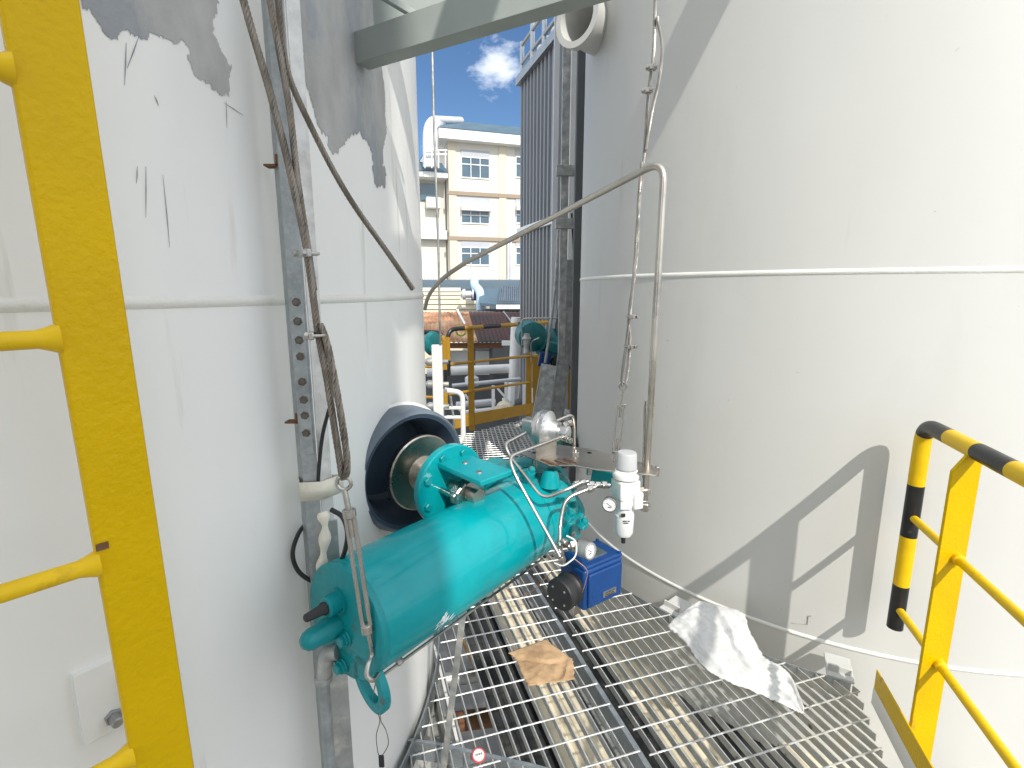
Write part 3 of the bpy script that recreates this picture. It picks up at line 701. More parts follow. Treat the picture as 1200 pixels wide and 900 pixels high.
m_ = MB(); m_.hexb(FC+NA*.065+q*.02, NA, .036, .03); m_.build('gland_nut', 'steel', act, bevel=.001)
for s_ in (-1, 1):
    m_ = MB(); m_.cyl(FC+NA*.0+q*.045*s_, FC+NA*.09+q*.045*s_, .008, n=12); m_.hexb(FC+NA*.075+q*.045*s_, NA, .015, .014); m_.build('gland_stud', 'steel', act)
for (u_, v_) in ((.07,.0), (.15,.02)):
    MB().lathe(FC+NA*u_+q*v_+q2*.085, q2, [(0,.009),(.003,.008)], 16).build('plug', 'steel_b', act)
# stainless bracket plate on top
zb = 1.6-.515
pl = [onz(x, y, zb) for x, y in ((611,532),(655,521),(693,526),(764,545),(771,552),(768,557),(722,552),(700,550),(672,545),(643,545))]
bp_ = MB().prism(pl, V((0,0,-.004))).build('bracket_plate', 'steel_b', act, bevel=.0006)
for (x, y) in ((674,533),):
    p = onz(x, y, zb); m_ = MB(); m_.hexb(p, Zv, .012, .010); m_.lathe(p+V((0,0,.01)), Zv, [(0,.006),(.008,.006)], 10); m_.build('plate_bolt', 'steel', bp_)
for k, (x, y) in enumerate(((640,541),(650,539),(660,537),(634,538))):
    a, b = onz(x, y, zb+.0015), onz(x+16, y+5, zb+.0015); MB().bar(a, b, .004, .002).build('slot', 'rust', bp_, smooth=0)
m_ = MB(); a, b = onz(628, 538, zb), onz(652, 532, zb)
m_.prism([a, b, b+V((0,0,.045)), a+V((0,0,.045))], V((.0,.003,0))).build('upright', 'steel_b', bp_, bevel=.0005)
for (x, y, s0_) in ((626,556,1), (690,556,1)):
    p = at(x, y, 1.58); MB().cyl(p, V((p.x, p.y, zb)), .008, n=12).build('standoff', 'steel', bp_)
# volume booster
BX = at(640, 503, 1.56); bx = V((.86, -.50, -.05)).normalized()
bs = MB().lathe(BX-bx*.030, bx, [(0,.03),(.0,.052),(.010,.056),(.010,.060),(.020,.060),(.021,.056),(.024,.056),(.025,.060),(.036,.060),(.038,.056),(.050,.040),(.060,.034),(.075,.030),(.077,.02)], 48).build('volume_booster', 'alu', act)
for k in range(8):
    a = 2*math.pi*k/8; b1 = bx.cross(Zv).normalized(); b2_ = b1.cross(bx)
    MB().hexb(BX+bx*.005+b1*math.cos(a)*.050+b2_*math.sin(a)*.050, bx, .0055, .006).build('screw', 'steel', bs)
b1 = bx.cross(Zv).normalized()
MB().box(BX-bx*.055, (.05,.045,.05), frame(bx)).build('port_block', 'alu', bs, bevel=.006)
MB().lathe(BX+bx*.045, bx, [(0,.02),(.012,.024),(.03,.024),(.034,.018)], 12).build('hub', 'alu', bs)
for k, (d_, p_) in enumerate(((V((-.95,-.3,-.15)), BX-bx*.078), (V((.55,-.8,-.1)), BX+bx*.062+V((0,-.012,-.012))), (V((.6,.3,.25)), BX+bx*.06+V((.0,.0,.02))))):
    m_ = MB(); m_.hexb(p_, d_, .0125, .016); m_.hexb(p_+d_.normalized()*.018, d_, .010, .014); m_.build('tube_fitting', 'steel', bs)
# instrument tubing
def tub(nm, pts, r=.0052, bend=.03, par=act, m='steel'):
    return MB().tube(fillet([at(*p) for p in pts], bend, 7), r, 12).build(nm, m, par)
tub('air_tube', [(616,507,1.53),(591,520,1.47),(597,534,1.45),(636,585,1.36),(664,574,1.36),(682,565,1.38)])
tub('air_tube', [(660,511,1.50),(596,535,1.36),(603,556,1.33),(656,652,1.24)])
tub('air_tube', [(690,573,1.36),(662,584,1.34),(656,615,1.31),(656,640,1.27)])
tub('air_tube', [(650,494,1.62),(671,485,1.66),(673,500,1.67),(673,534,1.66)])
def fit(px, py, Y, d, n=2, r=.011, par=act):
    p = at(px, py, Y); d = V(d).normalized(); m_ = MB()
    for k in range(n): m_.hexb(p+d*(.019*k), d, r*(1-.12*(k % 2)), .016)
    m_.cyl(p-d*.006, p+d*(.019*n+.006), r*.55, n=12)
    return m_.build('compression_fitting', 'steel', par, bevel=.0006)
fit(673,568,1.385,(.9,.3,.12),2); fit(690,568,1.40,(.9,.1,-.05),3,.012); fit(689,574,1.36,(.9,.2,.3),1)
fit(655,645,1.25,(.3,.1,-.9),2,.012); fit(660,634,1.27,(.5,.1,-.6),1); fit(668,640,1.27,(.9,.2,.1),1,.016)
# blue positioner
P1 = at(685, 671, 1.27); ex = V((.82, .57, 0)).normalized(); ey = V((-.57, .82, 0)).normalized()
def PP(a, b, c): return P1+ex*a+ey*b+Zv*c
mx = Matrix((ex, ey, Zv)).transposed()
po_ = MB().box(PP(.078, .055, -.062), (.150, .105, .122), mx).build('positioner', 'blue', act, bevel=.010, seg=4)
MB().box(PP(.078, -.001, -.062), (.128, .010, .100), mx).build('cover_panel', 'blue', po_, bevel=.004)
MB().box(PP(.078, .055, .003), (.148, .100, .012), mx).build('lid', 'blue', po_, bevel=.004)
for (a, b) in ((.012,.010),(.144,.010),(.012,.10),(.144,.10)):
    MB().lathe(PP(a, b, .009), Zv, [(0,.0058),(.003,.0058),(.004,.004)], 12).build('screw', 'blue', po_)
MB().box(PP(.092, -.0072, -.088), (.050, .002, .018), mx).build('name_plate', 'alu', po_, smooth=0)
m_ = MB()
for k, (a0, a1_, zz) in enumerate(((.073,.083,-.084),(.086,.098,-.084),(.101,.112,-.084),(.073,.092,-.090),(.095,.108,-.090),(.073,.081,-.095),(.084,.112,-.095))): m_.box(PP((a0+a1_)/2, -.0086, zz), (a1_-a0, .0006, .0025), mx)
m_.build('plate_print', 'ink', po_, smooth=0)
MB().box(PP(.075, .058, .010), (.075,.06,.003), mx).build('top_plate', 'alu', po_, smooth=0)
kx = (-ex*.97-ey*.20+Zv*-.02).normalized(); kc = PP(.004, .042, -.058)
MB().lathe(kc, kx, [(0,.036),(.018,.036),(.020,.044),(.026,.046),(.030,.044),(.034,.0395),(.048,.0395),(.050,.045),(.066,.045),(.070,.042),(.072,.030)], 48).build('round_cap', 'rubber', po_)
kq = kx.cross(Zv).normalized(); kp = kq.cross(kx)
for k in range(4):
    a = R(45+90*k); MB().lathe(kc+kx*.0725+kq*math.cos(a)*.028+kp*math.sin(a)*.028, kx, [(0,.003),(.0015,.003)], 8).build('screw', 'galv_d', po_)
m_ = MB().box(PP(.010,.045,-.135), (.03,.02,.03), mx).build('mount_foot', 'steel', po_, bevel=.003)
# gauges
def gauge(c, d, r, dep, par, body='greyp'):
    d = V(d).normalized(); c = V(c); q = d.cross(Zv).normalized(); z = q.cross(d)
    b_ = MB().lathe(c-d*dep, d, [(0,r*.75),(dep*.15,r*.98),(dep*.9,r),(dep,r*1.03),(dep*1.04,r*.98),(dep*1.04,r*.86),(dep*.92,r*.84)], 36).build('pressure_gauge', body, par)
    MB().lathe(c-d*dep*.075, d, [(0,r*.84),(.0008,r*.84)], 32).build('dial', 'gface', b_)
    m_ = MB(); fr = Matrix((q, d, z)).transposed()
    for k in range(11):
        a = R(225-27*k); p = c+d*.0004-d*dep*.04+(q*math.cos(a)+z*math.sin(a))*r*.68
        m_.box(p, (r*.16 if k % 2 == 0 else r*.10, .0006, r*.035), fr @ Matrix.Rotation(-a, 3, 'Y'))
    m_.box(c+d*.0008-d*dep*.03, (r*.95, .0006, r*.06), fr @ Matrix.Rotation(R(-35), 3, 'Y'))
    m_.box(c+d*.0004-d*dep*.04-z*r*.34, (r*.4, .0004, r*.12), fr)
    m_.build('dial_marks', 'ink', b_, smooth=0)
    MB().cyl(c-d*dep*1.6, c-d*dep*.9, r*.22, n=10).build('stem', 'steel', b_)
    return b_
gauge(at(692,646,1.235), (.62,-.70,.10), .022, .040, act, 'galv_d')
tub('signal_wire', [(664,628,1.25),(675,633,1.235),(676,652,1.225),(660,664,1.23),(650,660,1.25)], .0022, .03, act, 'whitep')
tub('bare_wire', [(672,654,1.25),(690,668,1.24),(684,690,1.25),(676,708,1.28)], .0011, .02, act, 'copper')
tub('bare_wire', [(648,668,1.32),(628,690,1.38),(606,702,1.42),(592,690,1.44),(600,682,1.44)], .0012, .03, act, 'copper')
# filter regulator
FR = at(733, 572, 1.42)
def FZ(z, x=0, y=0): return FR+V((x, y, z))
fr_ = MB().box(FZ(.0), (.066,.060,.058), Matrix.Rotation(R(20), 3, 'Z')).build('filter_regulator', 'whitep', act, bevel=.006)
MB().lathe(FZ(.030), Zv, [(0,.030),(.004,.038),(.016,.040),(.022,.038),(.028,.030)], 32).build('collar', 'whitep', fr_)
kn = MB().lathe(FZ(.060), Zv, [(0,.029),(.004,.0305),(.044,.0285),(.050,.026),(.051,.01)], 24).build('adjust_knob', 'greyp', fr_, smooth=20)
MB().lathe(FZ(-.028), -Zv, [(0,.030),(.018,.030),(.020,.026),(.05,.0265),(.052,.0285),(.108,.0275),(.118,.022),(.122,.012)], 32).build('bowl', 'whitep', fr_)
MB().cyl(FZ(-.150), FZ(-.172), .0065, n=12).build('drain', 'rubber', fr_)
MB().box(FZ(-.072, -.010, -.0285), (.012,.003,.010)).build('latch', 'ink', fr_)
m_ = MB()
for (x0, x1, z) in ((-.010,.002,-.090),(.004,.010,-.090),(-.008,.006,-.096)): m_.box(FZ(z, (x0+x1)/2, -.0290), (x1-x0, .001, .003))
m_.build('print', 'ink', fr_, smooth=0)
MB().box(FZ(-.03, .028, -.010), (.03,.04,.05), Matrix.Rotation(R(20), 3, 'Z')).build('port_block', 'whitep', fr_, bevel=.004)
MB().box(FZ(-.034, -.004, -.028), (.034,.012,.040)).build('front_block', 'whitep', fr_, bevel=.003)
gauge(at(714,592,1.365), (-.35,-.90,.0), .0215, .018, fr_, 'steel')
fit(748,575,1.44,(1,.1,0),1,.014); 
m_ = MB(); p = at(756,590,1.45); m_.hexb(p, V((0,0,-1)), .016, .022); m_.hexb(p+V((0,0,.024)), Zv, .013, .02); m_.cyl(p+V((0,0,-.01)), p+V((0,0,.06)), .009, n=12); m_.box(p+V((-.012,0,.002)), (.04,.018,.018))
m_.build('elbow_fitting', 'steel', act, bevel=.001)
MB().box(at(770,552,1.46), (.012,.012,.03)).build('clip', 'steel', act, bevel=.001)
# support prop under the cylinder
a_ = at(545, 700, 1.42); b_ = onz(519, 905, .0)
pr = empty('prop_bar', b_, 'thin galvanised flat bar propped between the grating and the teal cylinder', 'metal bar')
MB().bar(a_, b_, .020, .006, V((.2,1,0))).build('bar', 'galv_d', pr, bevel=.001)
MB().hexb(b_+V((0,0,.01)), Zv, .010, .008).build('foot_nut', 'galv_d', pr)

# ================================================================== CONDUIT ELBOW BELOW THE END CAP
cn = empty('conduit', (at(385,900,1.0).x, at(385,900,1.0).y, 0), 'galvanised conduit with a cast elbow rising to the end of the teal cylinder', 'conduit')
el0 = capt(396, 764); ca = at(379, 793, 1.0); cb_ = V((ca.x, ca.y, -.3))
MB().tube([ca, cb_], .0125, 20).build('pipe', 'galv', cn)
pth = fillet([el0+e*.0, at(383,766,1.00), ca+V((0,0,-.005))], .05, 8)
MB().tube(pth, .0165, 18).build('elbow', 'galv_d', cn)
MB().lathe(ca+V((0,0,.004)), -Zv, [(0,.0165),(.002,.0195),(.014,.0195),(.016,.0165)], 24).build('collar', 'galv_d', cn)
# flat rail behind the conduit
fb = V((at(397,830,1.09).x, 1.09, 0))
tag(vplate(fb+V((-.018,0,0)), V((.9,.42,0)).normalized(), .042, .004, -.3, 1.08, 'flat_rail', 'galv_d', None), 'pale worn flat rail behind the galvanised conduit', 'metal rail')

# ================================================================== WIRE ROPES
YR = .985
def wr(nm, pts, r, label, m='rope', cat='wire rope', grp=None, n=10, **k):
    o = rope_mesh(smooth_path([at(*p) for p in pts], n), r, **k).build(nm, m, None, smooth=60); return tag(o, label, cat, grp)
EYE = at(402, 561, .93)
wr('wire_rope', [(262,-90,.98),(285,0,.975),(325,140,.965),(357,280,.955),(372,385,.945),(384,450,.94),(398,540,.932),(402,560,.93),(407,545,.928),(400,490,.93),(385,410,.94),(375,380,.945)], .0068, 'long weathered wire rope looped through the left turnbuckle eye')
wr('wire_rope', [(300,-90,1.0),(316,0,.985),(338,120,.975),(350,220,.965),(362,296,.958),(368,340,.955)], .0060, 'shorter weathered wire rope clamped beside the long left rope')
wr('wire_rope', [(322,-70,1.02),(326,0,1.02),(335,75,1.04),(358,135,1.07),(405,225,1.12),(450,290,1.17),(484,339,1.21)], .0062, 'cut wire rope whose loose end points at the left tank edge')
def clip(px, py, Y, d, label, r=.012, m='steel'):
    p = at(px, py, Y); c = empty('rope_clip', p, label, 'rope clip', 'wire rope clips')
    d = V(d).normalized(); q = d.cross(Zv).normalized(); z = q.cross(d)
    u = [p+d*.02+q*r, p-d*.004+q*r] + [p-d*.004+(-d*math.sin(t)+q*math.cos(t))*r for t in [R(20*k) for k in range(1, 9)]] + [p-d*.004-q*r, p+d*.02-q*r]
    MB().tube(u, .0032, 8).build('bolt_bow', m, c)
    MB().box(p+d*.010, (.010, r*2.9, .014), Matrix((d, q, z)).transposed()).build('saddle', m, c, bevel=.002)
    for s_ in (-1, 1): MB().hexb(p+d*.015+q*r*s_, d, .0062, .007).build('nut', m, c)
    return c
clip(361,297,.955,(-.6,-.8,.0),'dark rope clip high on the left wire ropes', .014, 'galv_d')
clip(372,393,.943,(-.95,-.3,0),'bright rope clip where the left wire ropes meet', .012)
# left turnbuckle
tbk = empty('turnbuckle', at(437,785,.90), 'steel turnbuckle pulling up the near end of the teal cylinder', 'turnbuckle')
q0 = at(403,566,.93); q1 = at(409,600,.925); q2_ = at(430,735,.915); hk = c0+V((0,0,.0))
ax_ = (q2_-q1).normalized()
MB().tube([q0+V((0,.0,.0))+(ax_*-.0)+(V((math.cos(2*math.pi*k/20), 0, math.sin(2*math.pi*k/20)))*.0135) for k in range(20)], .0042, 8, close=True).build('eye', 'steel', tbk)
MB().tube([q0+V((0,0,-.013)), q1, q1+ax_*.05], .0055, 12).build('rod', 'steel', tbk)
sd2 = ax_.cross(V((0,1,0))).normalized()
for s_ in (-1, 1): MB().tube([q1+sd2*.0075*s_, q2_+sd2*.0075*s_], .0048, 10).build('body_bar', 'steel', tbk)
for p in (q1, q2_): MB().lathe(p-ax_*.008, ax_, [(0,.008),(.003,.0125),(.018,.0125),(.021,.008)], 16).build('end_nut', 'steel', tbk)
hkp = smooth_path([q2_, at(434,752,.915), at(436,766,.92), at(431,780,.90), at(430,792,.89), at(437,797,.895), at(443,790,.92)], 6)
MB().tube(hkp, .0048, 10).build('hook', 'steel', tbk)
# right rope, clips and turnbuckle
YRR = 1.60
wr('wire_rope', [(772,-60,1.56),(768,0,1.56),(766,60,1.56),(760,110,1.57),(755,180,1.58),(748,250,1.585),(742,330,1.59),(736,385,1.595),(729,440,1.60),(730,452,1.60),(735,440,1.60),(738,400,1.60),(737,370,1.595),(746,300,1.59),(748,240,1.58),(752,190,1.575)], .0048, 'right wire rope twisted on itself holding the far end of the actuator', 'ropel', n=8)
wr('wire_rope', [(770,20,1.55),(776,55,1.55),(772,95,1.55),(764,130,1.56),(757,175,1.57)], .0045, 'short bowed tail of the right wire rope beside its top clips', 'ropel')
clip(764,80,1.555,(-.3,-.9,0),'upper rope clip near the top of the right wire rope', .011); clip(759,107,1.56,(-.3,-.9,0),'second rope clip from the top of the right wire rope', .011)
clip(739,371,1.59,(.6,-.8,0),'rope clip third from the top on the right wire rope', .010); clip(737,406,1.595,(.6,-.8,0),'lowest rope clip just above the right turnbuckle eye', .010)
tb2 = empty('turnbuckle', at(722,545,1.6), 'slim steel turnbuckle above the filter regulator on the right rope', 'turnbuckle')
q0 = at(730,452,1.60); q1 = at(728,475,1.60); q2_ = at(722,530,1.60); ax_ = (q2_-q1).normalized(); sd2 = ax_.cross(V((0,1,0))).normalized()
MB().tube([q0+V((math.cos(2*math.pi*k/16), 0, math.sin(2*math.pi*k/16)))*.012 for k in range(16)], .0032, 8, close=True).build('eye', 'steel', tb2)
MB().tube([q0-V((0,0,.012)), q1+ax_*.04], .0042, 10).build('rod', 'steel', tb2)
for s_ in (-1, 1): MB().tube([q1+sd2*.011*s_, q2_+sd2*.011*s_], .0032, 8).build('body_bar', 'steel', tb2)
for p in (q1, q2_): MB().box(p, (.028,.010,.012)).build('end_nut', 'steel', tb2, bevel=.002)
MB().tube([q2_-ax_*.045, q2_, onz(719,541,zb+.0)], .0042, 10).build('rod', 'steel', tb2)
# thin wire loop with a black tag under the lifting eye
wl = empty('tag_wire', at(443,840,.93), 'thin wire loop with a dark tag hanging from the lifting eye', 'wire')
MB().tube(smooth_path([at(440,800,.93), at(437,822,.93), at(445,843,.93), at(441,862,.93), at(443,882,.93), at(447,886,.93), at(455,872,.93), at(452,855,.93), at(446,843,.93), at(446,820,.93), at(443,805,.93)], 6), .0010, 6).build('wire', 'rope', wl)
MB().box(at(447,892,.93), (.012,.005,.03)).build('tag', 'rubber', wl, bevel=.003)

# ================================================================== STAINLESS PIPE
sp_pts = [at(498,362,2.75), at(501,350,2.65), at(508,338,2.52), at(522,324,2.38), at(545,308,2.24), at(700,227,1.66)]
path = smooth_path(sp_pts[:5], 6)[:-1] + fillet([sp_pts[4], at(779,187,1.45), V((at(757,570,1.45).x, 1.45, at(757,570,1.45).z))], .06, 10)
pi_ = empty('air_pipe', sp_pts[-1], 'bent stainless steel air pipe arching from the left tank down to the regulator', 'pipe')
MB().tube(path, .0098, 16).build('pipe', 'steel_b', pi_)
MB().tube([at(754,560,1.465), V((at(752,470,1.465).x+.01, 1.465, at(760,470,1.465).z))], .004, 10).build('side_tube', 'steel', pi_)
MB().lathe(at(757,572,1.45), -Zv, [(0,.011),(.003,.015),(.02,.015),(.023,.011)], 6).build('nut', 'steel', pi_)

# ================================================================== OVERHEAD STEEL
bl = at(416, 56, 1.453); brr = V((.40, .99, bl.z)); bdir = V((brr.x-bl.x, brr.y-bl.y, 0)).normalized(); bend_ = bl+bdir*1.02
zc = (at(416,75,1.453).z+at(416,38,1.453).z)/2; hh = at(416,38,1.453).z-at(416,75,1.453).z
bm_ = empty('overhead_beam', (bl.x, bl.y, zc), 'grey-green channel beam crossing the top of the view from the left tank', 'beam')
nb = bdir.cross(Zv)
a = V((bl.x, bl.y, zc)); b = V((bend_.x, bend_.y, zc))
MB().bar(a, b, .006, hh).build('web', 'beam', bm_, bevel=.001)
MB().bar(a-nb*.0+bdir.cross(Zv)*-.024+V((0,0,hh/2-.004)), b+bdir.cross(Zv)*-.024+V((0,0,hh/2-.004)), .044, .0075).build('flange', 'beam', bm_, bevel=.001)
MB().bar(a+bdir.cross(Zv)*-.024+V((0,0,-hh/2+.004)), b+bdir.cross(Zv)*-.024+V((0,0,-hh/2+.004)), .044, .0075).build('flange', 'beam', bm_, bevel=.001)
# thin brace and gusset above it
tb_ = tag(MB().bar(at(497,24,1.42), at(420,-22,1.36), .016, .016).build('brace_rod', 'beam', None, bevel=.002), 'slim dark brace rising left from the overhead beam', 'brace')
m_ = MB().prism([at(424,34,1.56), at(546,10,1.56), at(552,12,1.56), at(500,-60,1.56), at(424,-60,1.56)], V((0,.006,0))).build('gusset_plate', 'beam', None, bevel=.001)
tag(m_, 'pale gusset plate behind the left end of the overhead beam', 'steel plate')
o = MB().bar((1.20,.6,3.62), (1.20,2.4,3.62), .12, .12).build('roof_beam', 'beam'); tag(o, 'beam above the view that throws a diagonal shadow on the right tank', 'beam')
o = MB().bar((.27,-.1,3.10), (.30,1.0,3.10), .10, .10).build('roof_beam', 'beam'); tag(o, 'short overhead beam above the view that shades the grey-green channel', 'beam')
# long dark cable hanging far behind, left of the sky gap
o = MB().tube([at(506,40,2.9), at(508,130,2.9), at(514,300,2.92), at(516,405,2.95)], .0065, 8).build('hanging_cable', 'galv_d'); tag(o, 'thin dark cable hanging in the gap beside the left tank', 'cable')

# ================================================================== LITTER ON THE GRATING
def crumple(nm, outline_a, outline_b, m, label, cat, amp, seed, nu=26, nv=14, zf=None, th=.0012, fold=0.0):
    A = smooth_path([V(p) for p in outline_a], 6); B = smooth_path([V(p) for p in outline_b], 6)
    def samp(Pth, t):
        f_ = t*(len(Pth)-1); i = min(int(f_), len(Pth)-2); return Pth[i].lerp(Pth[i+1], f_-i)
    rr = random.Random(seed); fl = []
    for k in range(22):                      # straight creases in random directions
        an = rr.uniform(0, math.pi) if not fold else rr.gauss(1.15, .35)
        fl.append((math.cos(an), math.sin(an), rr.uniform(-.2, 1.2), rr.uniform(.03, .12), rr.uniform(-1, 1)))
    vs = []
    for i in range(nu+1):
        for j in range(nv+1):
            u, v_ = i/nu, j/nv
            ja = rr.uniform(-1, 1)*.004 if (j in (0, nv) or i in (0, nu)) else 0
            p = samp(A, u).lerp(samp(B, u), v_)
            h = zf(u, v_) if zf else 0
            for (ca_, sa_, o_, w_, g_) in fl:
                d = abs((u-.5)*ca_+(v_-.5)*sa_+.5-o_)/w_
                if d < 1: h += amp*g_*(1-d)*.55
            h += amp*.25*noise.noise(V((p.x*40, p.y*40, seed)))+amp*.35
            edge = min(1, min(u, 1-u, v_, 1-v_)*8)
            vs.append(V((p.x+ja, p.y+ja, max(.003, p.z+h*(.35+.65*edge)))))
    fs = [(i*(nv+1)+j, (i+1)*(nv+1)+j, (i+1)*(nv+1)+j+1, i*(nv+1)+j+1) for i in range(nu) for j in range(nv)]
    o = MB().add(vs, fs).build(nm, m, None, smooth=28 if not fold else 60); s_ = o.modifiers.new('t', 'SOLIDIFY'); s_.thickness = th
    return tag(o, label, cat)
pa_ = [onz(x, y, .006) for x, y in ((596,765),(606,775),(612,790),(619,804))]
pb_ = [onz(x, y, .006) for x, y in ((639,750),(660,766),(671,774),(673,797))]
mid = lambda i, j: 0
crumple('kraft_paper', pa_, pb_, 'paper', 'torn crumpled piece of brown kraft paper lying on the grating', 'paper', .016, 3, 30, 30)
sa = [onz(782,736,.01), onz(800,752,.008), onz(820,779,.006), onz(846,797,.006), onz(886,815,.006), onz(922,830,.006), onz(941,839,.006)]
sb = [onz(799,722,.02), onz(830,711,.05), onz(868,718,.08), onz(880,744,.06), onz(897,772,.03), onz(924,790,.015), onz(942,832,.008)]
# thin white film: translucent
fm = bpy.data.materials.new('plastic_film'); fm.use_nodes = True; n_ = fm.node_tree; b_ = n_.nodes['Principled BSDF']
b_.inputs['Base Color'].default_value = (.90,.90,.89,1); b_.inputs['Roughness'].default_value = .32
tr = n_.nodes.new('ShaderNodeBsdfTranslucent'); tr.inputs[0].default_value = (.8,.8,.78,1); ms = n_.nodes.new('ShaderNodeMixShader'); ms.inputs[0].default_value = .30
tp_ = n_.nodes.new('ShaderNodeBsdfTransparent'); ms2 = n_.nodes.new('ShaderNodeMixShader')
nn_ = n_.nodes.new('ShaderNodeTexNoise'); nn_.inputs['Scale'].default_value = 7; mr_ = n_.nodes.new('ShaderNodeMapRange'); mr_.inputs[1].default_value=.35; mr_.inputs[2].default_value=.7; mr_.inputs[3].default_value=.08; mr_.inputs[4].default_value=.45
n_.links.new(nn_.outputs[0], mr_.inputs[0]); n_.links.new(mr_.outputs[0], ms2.inputs[0])
n_.links.new(b_.outputs[0], ms.inputs[1]); n_.links.new(tr.outputs[0], ms.inputs[2]); n_.links.new(ms.outputs[0], ms2.inputs[1]); n_.links.new(tp_.outputs[0], ms2.inputs[2])
n_.links.new(ms2.outputs[0], n_.nodes['Material Output'].inputs[0]); M['film'] = fm
crumple('plastic_sheet', sa, sb, 'film', 'crumpled white plastic sheet lying between the grating and the right tank', 'plastic sheet', .030, 8, 70, 44, zf=lambda i, j: .05*math.sin(math.pi*j)*(1-i)+.01, th=.0005, fold=1)
dk = empty('paper_disc', onz(561,884,.01), 'small round white sticker with a red rim at the bottom edge', 'sticker')
MB().lathe(onz(561,885,.012)-V((0,0,.001)), V((.1,-.35,1)), [(0,.024),(.0015,.024)], 32).build('disc', 'red', dk)
MB().lathe(onz(561,885,.0135), V((.1,-.35,1)), [(0,.019),(.0012,.019)], 32).build('centre', 'whitep', dk)
m_ = MB()
for k in range(4): m_.box(onz(561,885,.016)+V((-.009+.006*k,.002*k,.001)), (.003,.008,.0006))
m_.build('print', 'ink', dk, smooth=0)

# ================================================================== FAR PLATFORM RAILING
fr = empty('guard_rail', at(560,505,5.9), 'distant ochre guard rail with black bands between the two tanks', 'guard rail')
def fp(px, py, Y): return at(px, py, Y)
f0 = V((at(527,500,5.9).x, 5.9, 0)); f1 = V((at(640,480,6.9).x, 6.9, 0))
zt = at(527,386,5.9).z; zm_ = at(560,423,6.2).z; zl_ = at(540,462,5.9).z
path = fillet([f0+V((0,0,at(527,440,5.9).z)), f0+V((0,0,zt)), f1+V((0,0,zt+.02))], .12, 6)
band_tube(path, [.18+.05*k if k < 1 else .18+.27*k for k in range(0, 8)], .026, 'ochre', fr, True)
for z in (zm_, zl_): MB().tube([f0+V((0,0,z)), f1+V((0,0,z))], .017, 10).build('mid_rail', 'ochre', fr)
d_ = (f1-f0).normalized()
for t in (.32, 1.25):
    q = f0+d_*t; MB().bar(q+V((0,0,-.1)), q+V((0,0,zt)), .075, .012, V((0,1,0))).build('post', 'ochre', fr)
MB().prism([f0+d_*.05+V((0,-.03,-.03)), f1-d_*.2+V((0,-.03,-.03)), f1-d_*.2+V((0,-.03,.11)), f0+d_*.05+V((0,-.03,.12))], V((0,.01,0))).build('toe_board', 'ochre', fr)
fr2 = empty('guard_rail', at(518,505,5.6), 'short return of ochre guard rail close to the left tank edge', 'guard rail')
h0 = V((at(523,500,5.7).x, 5.7, 0)); h1 = h0+V((-.9,.15,0))
band_tube(fillet([h0+V((0,0,.3)), h0+V((0,0,zt-.02)), h1+V((0,0,zt-.02))], .12, 6), [.2,.42,.80], .026, 'ochre', fr2, False)
for z in (zm_, zl_): MB().tube([h0+V((0,0,z)), h1+V((0,0,z))], .017, 10).build('mid_rail', 'ochre', fr2)

# white vertical plate with side bolts and looped white frame on left tank side
wp = empty('ladder_rail', at(515,500,4.2), 'white flanged upright with bolts beside the left tank edge', 'upright')
a, b = at(513,512,4.2), at(514,404,4.2)
a.x = b.x = (a.x+b.x)/2
MB().bar(a, b, .085, .05, V((0,1,0))).build('upright', 'white', wp, bevel=.006)
for k in range(4):
    z = b.z+(a.z-b.z)*(.18+.24*k); MB().lathe(V((a.x-.10,4.2,z)), V((1,0,0)), [(0,.02),(.02,.035),(.06,.035),(.06,.02),(.19,.02)], 12).build('bolt', 'galv_d', wp)
wf = empty('tubular_guard', at(535,505,4.3), 'looped white tubular frame in front of the far ochre railing', 'tube frame')
MB().tube(fillet([at(521,457,4.3), at(542,460,4.3), at(543,512,4.3), at(538,520,4.3)], .06, 6), .022, 10).build('outer_tube', 'white', wf)
for py in (478, 489): MB().tube([at(521,py,4.3), at(543,py,4.3)], .016, 8).build('cross_tube', 'white', wf)
MB().tube([at(528,464,4.3), at(533,500,4.3)], .010, 8).build('inner_tube', 'galv', wf)
o = MB().lathe(at(500,402,4.6), V((.9,-.4,0)), [(0,.06),(.02,.09),(.05,.11),(.09,.10),(.10,.06)], 24).build('valve_bonnet', 'tealf'); tag(o, 'teal valve cover peeping out beside the left tank edge', 'valve')

# ================================================================== FAR ACTUATOR (a twin of the near one)
fa = empty('valve_actuator', at(632,420,5.4), 'distant teal valve actuator with a dark blue box beyond the right tank', 'actuator')
c1 = at(621,392,5.4)
MB().lathe(c1-V((.02,-.1,0)), V((.25,-.95,-.1)), [(0,.10),(.02,.15),(.20,.155),(.22,.12),(.25,.06)], 32).build('cylinder', 'tealf', fa)
MB().lathe(at(634,398,5.5), V((.8,-.3,-.35)), [(0,.13),(.02,.16),(.10,.165),(.14,.12),(.30,.10),(.32,.14),(.36,.14)], 28).build('housing', 'tealf', fa)
MB().box(at(652,408,5.4), (.22,.2,.12), Matrix.Rotation(R(18), 3, 'Y')).build('yoke', 'tealf', fa, bevel=.02)
MB().box(at(638,421,5.3), (.12,.12,.16), Matrix.Rotation(R(12), 3, 'Y')).build('positioner', 'blue', fa, bevel=.012)
MB().lathe(at(650,424,5.3), V((.3,-.9,-.1)), [(0,.05),(.06,.05),(.07,.03)], 20).build('cap', 'rubber', fa)
m_ = MB(); m_.lathe(at(617,400,5.2), Zv, [(-.10,.02),(-.02,.035),(.0,.035),(.03,.05),(.06,.03),(.08,.03)], 14); m_.lathe(at(617,400,5.2), V((0,0,-1)), [(0,.03),(.12,.028),(.14,.01)], 14); m_.build('filter_regulator', 'galv_d', fa)
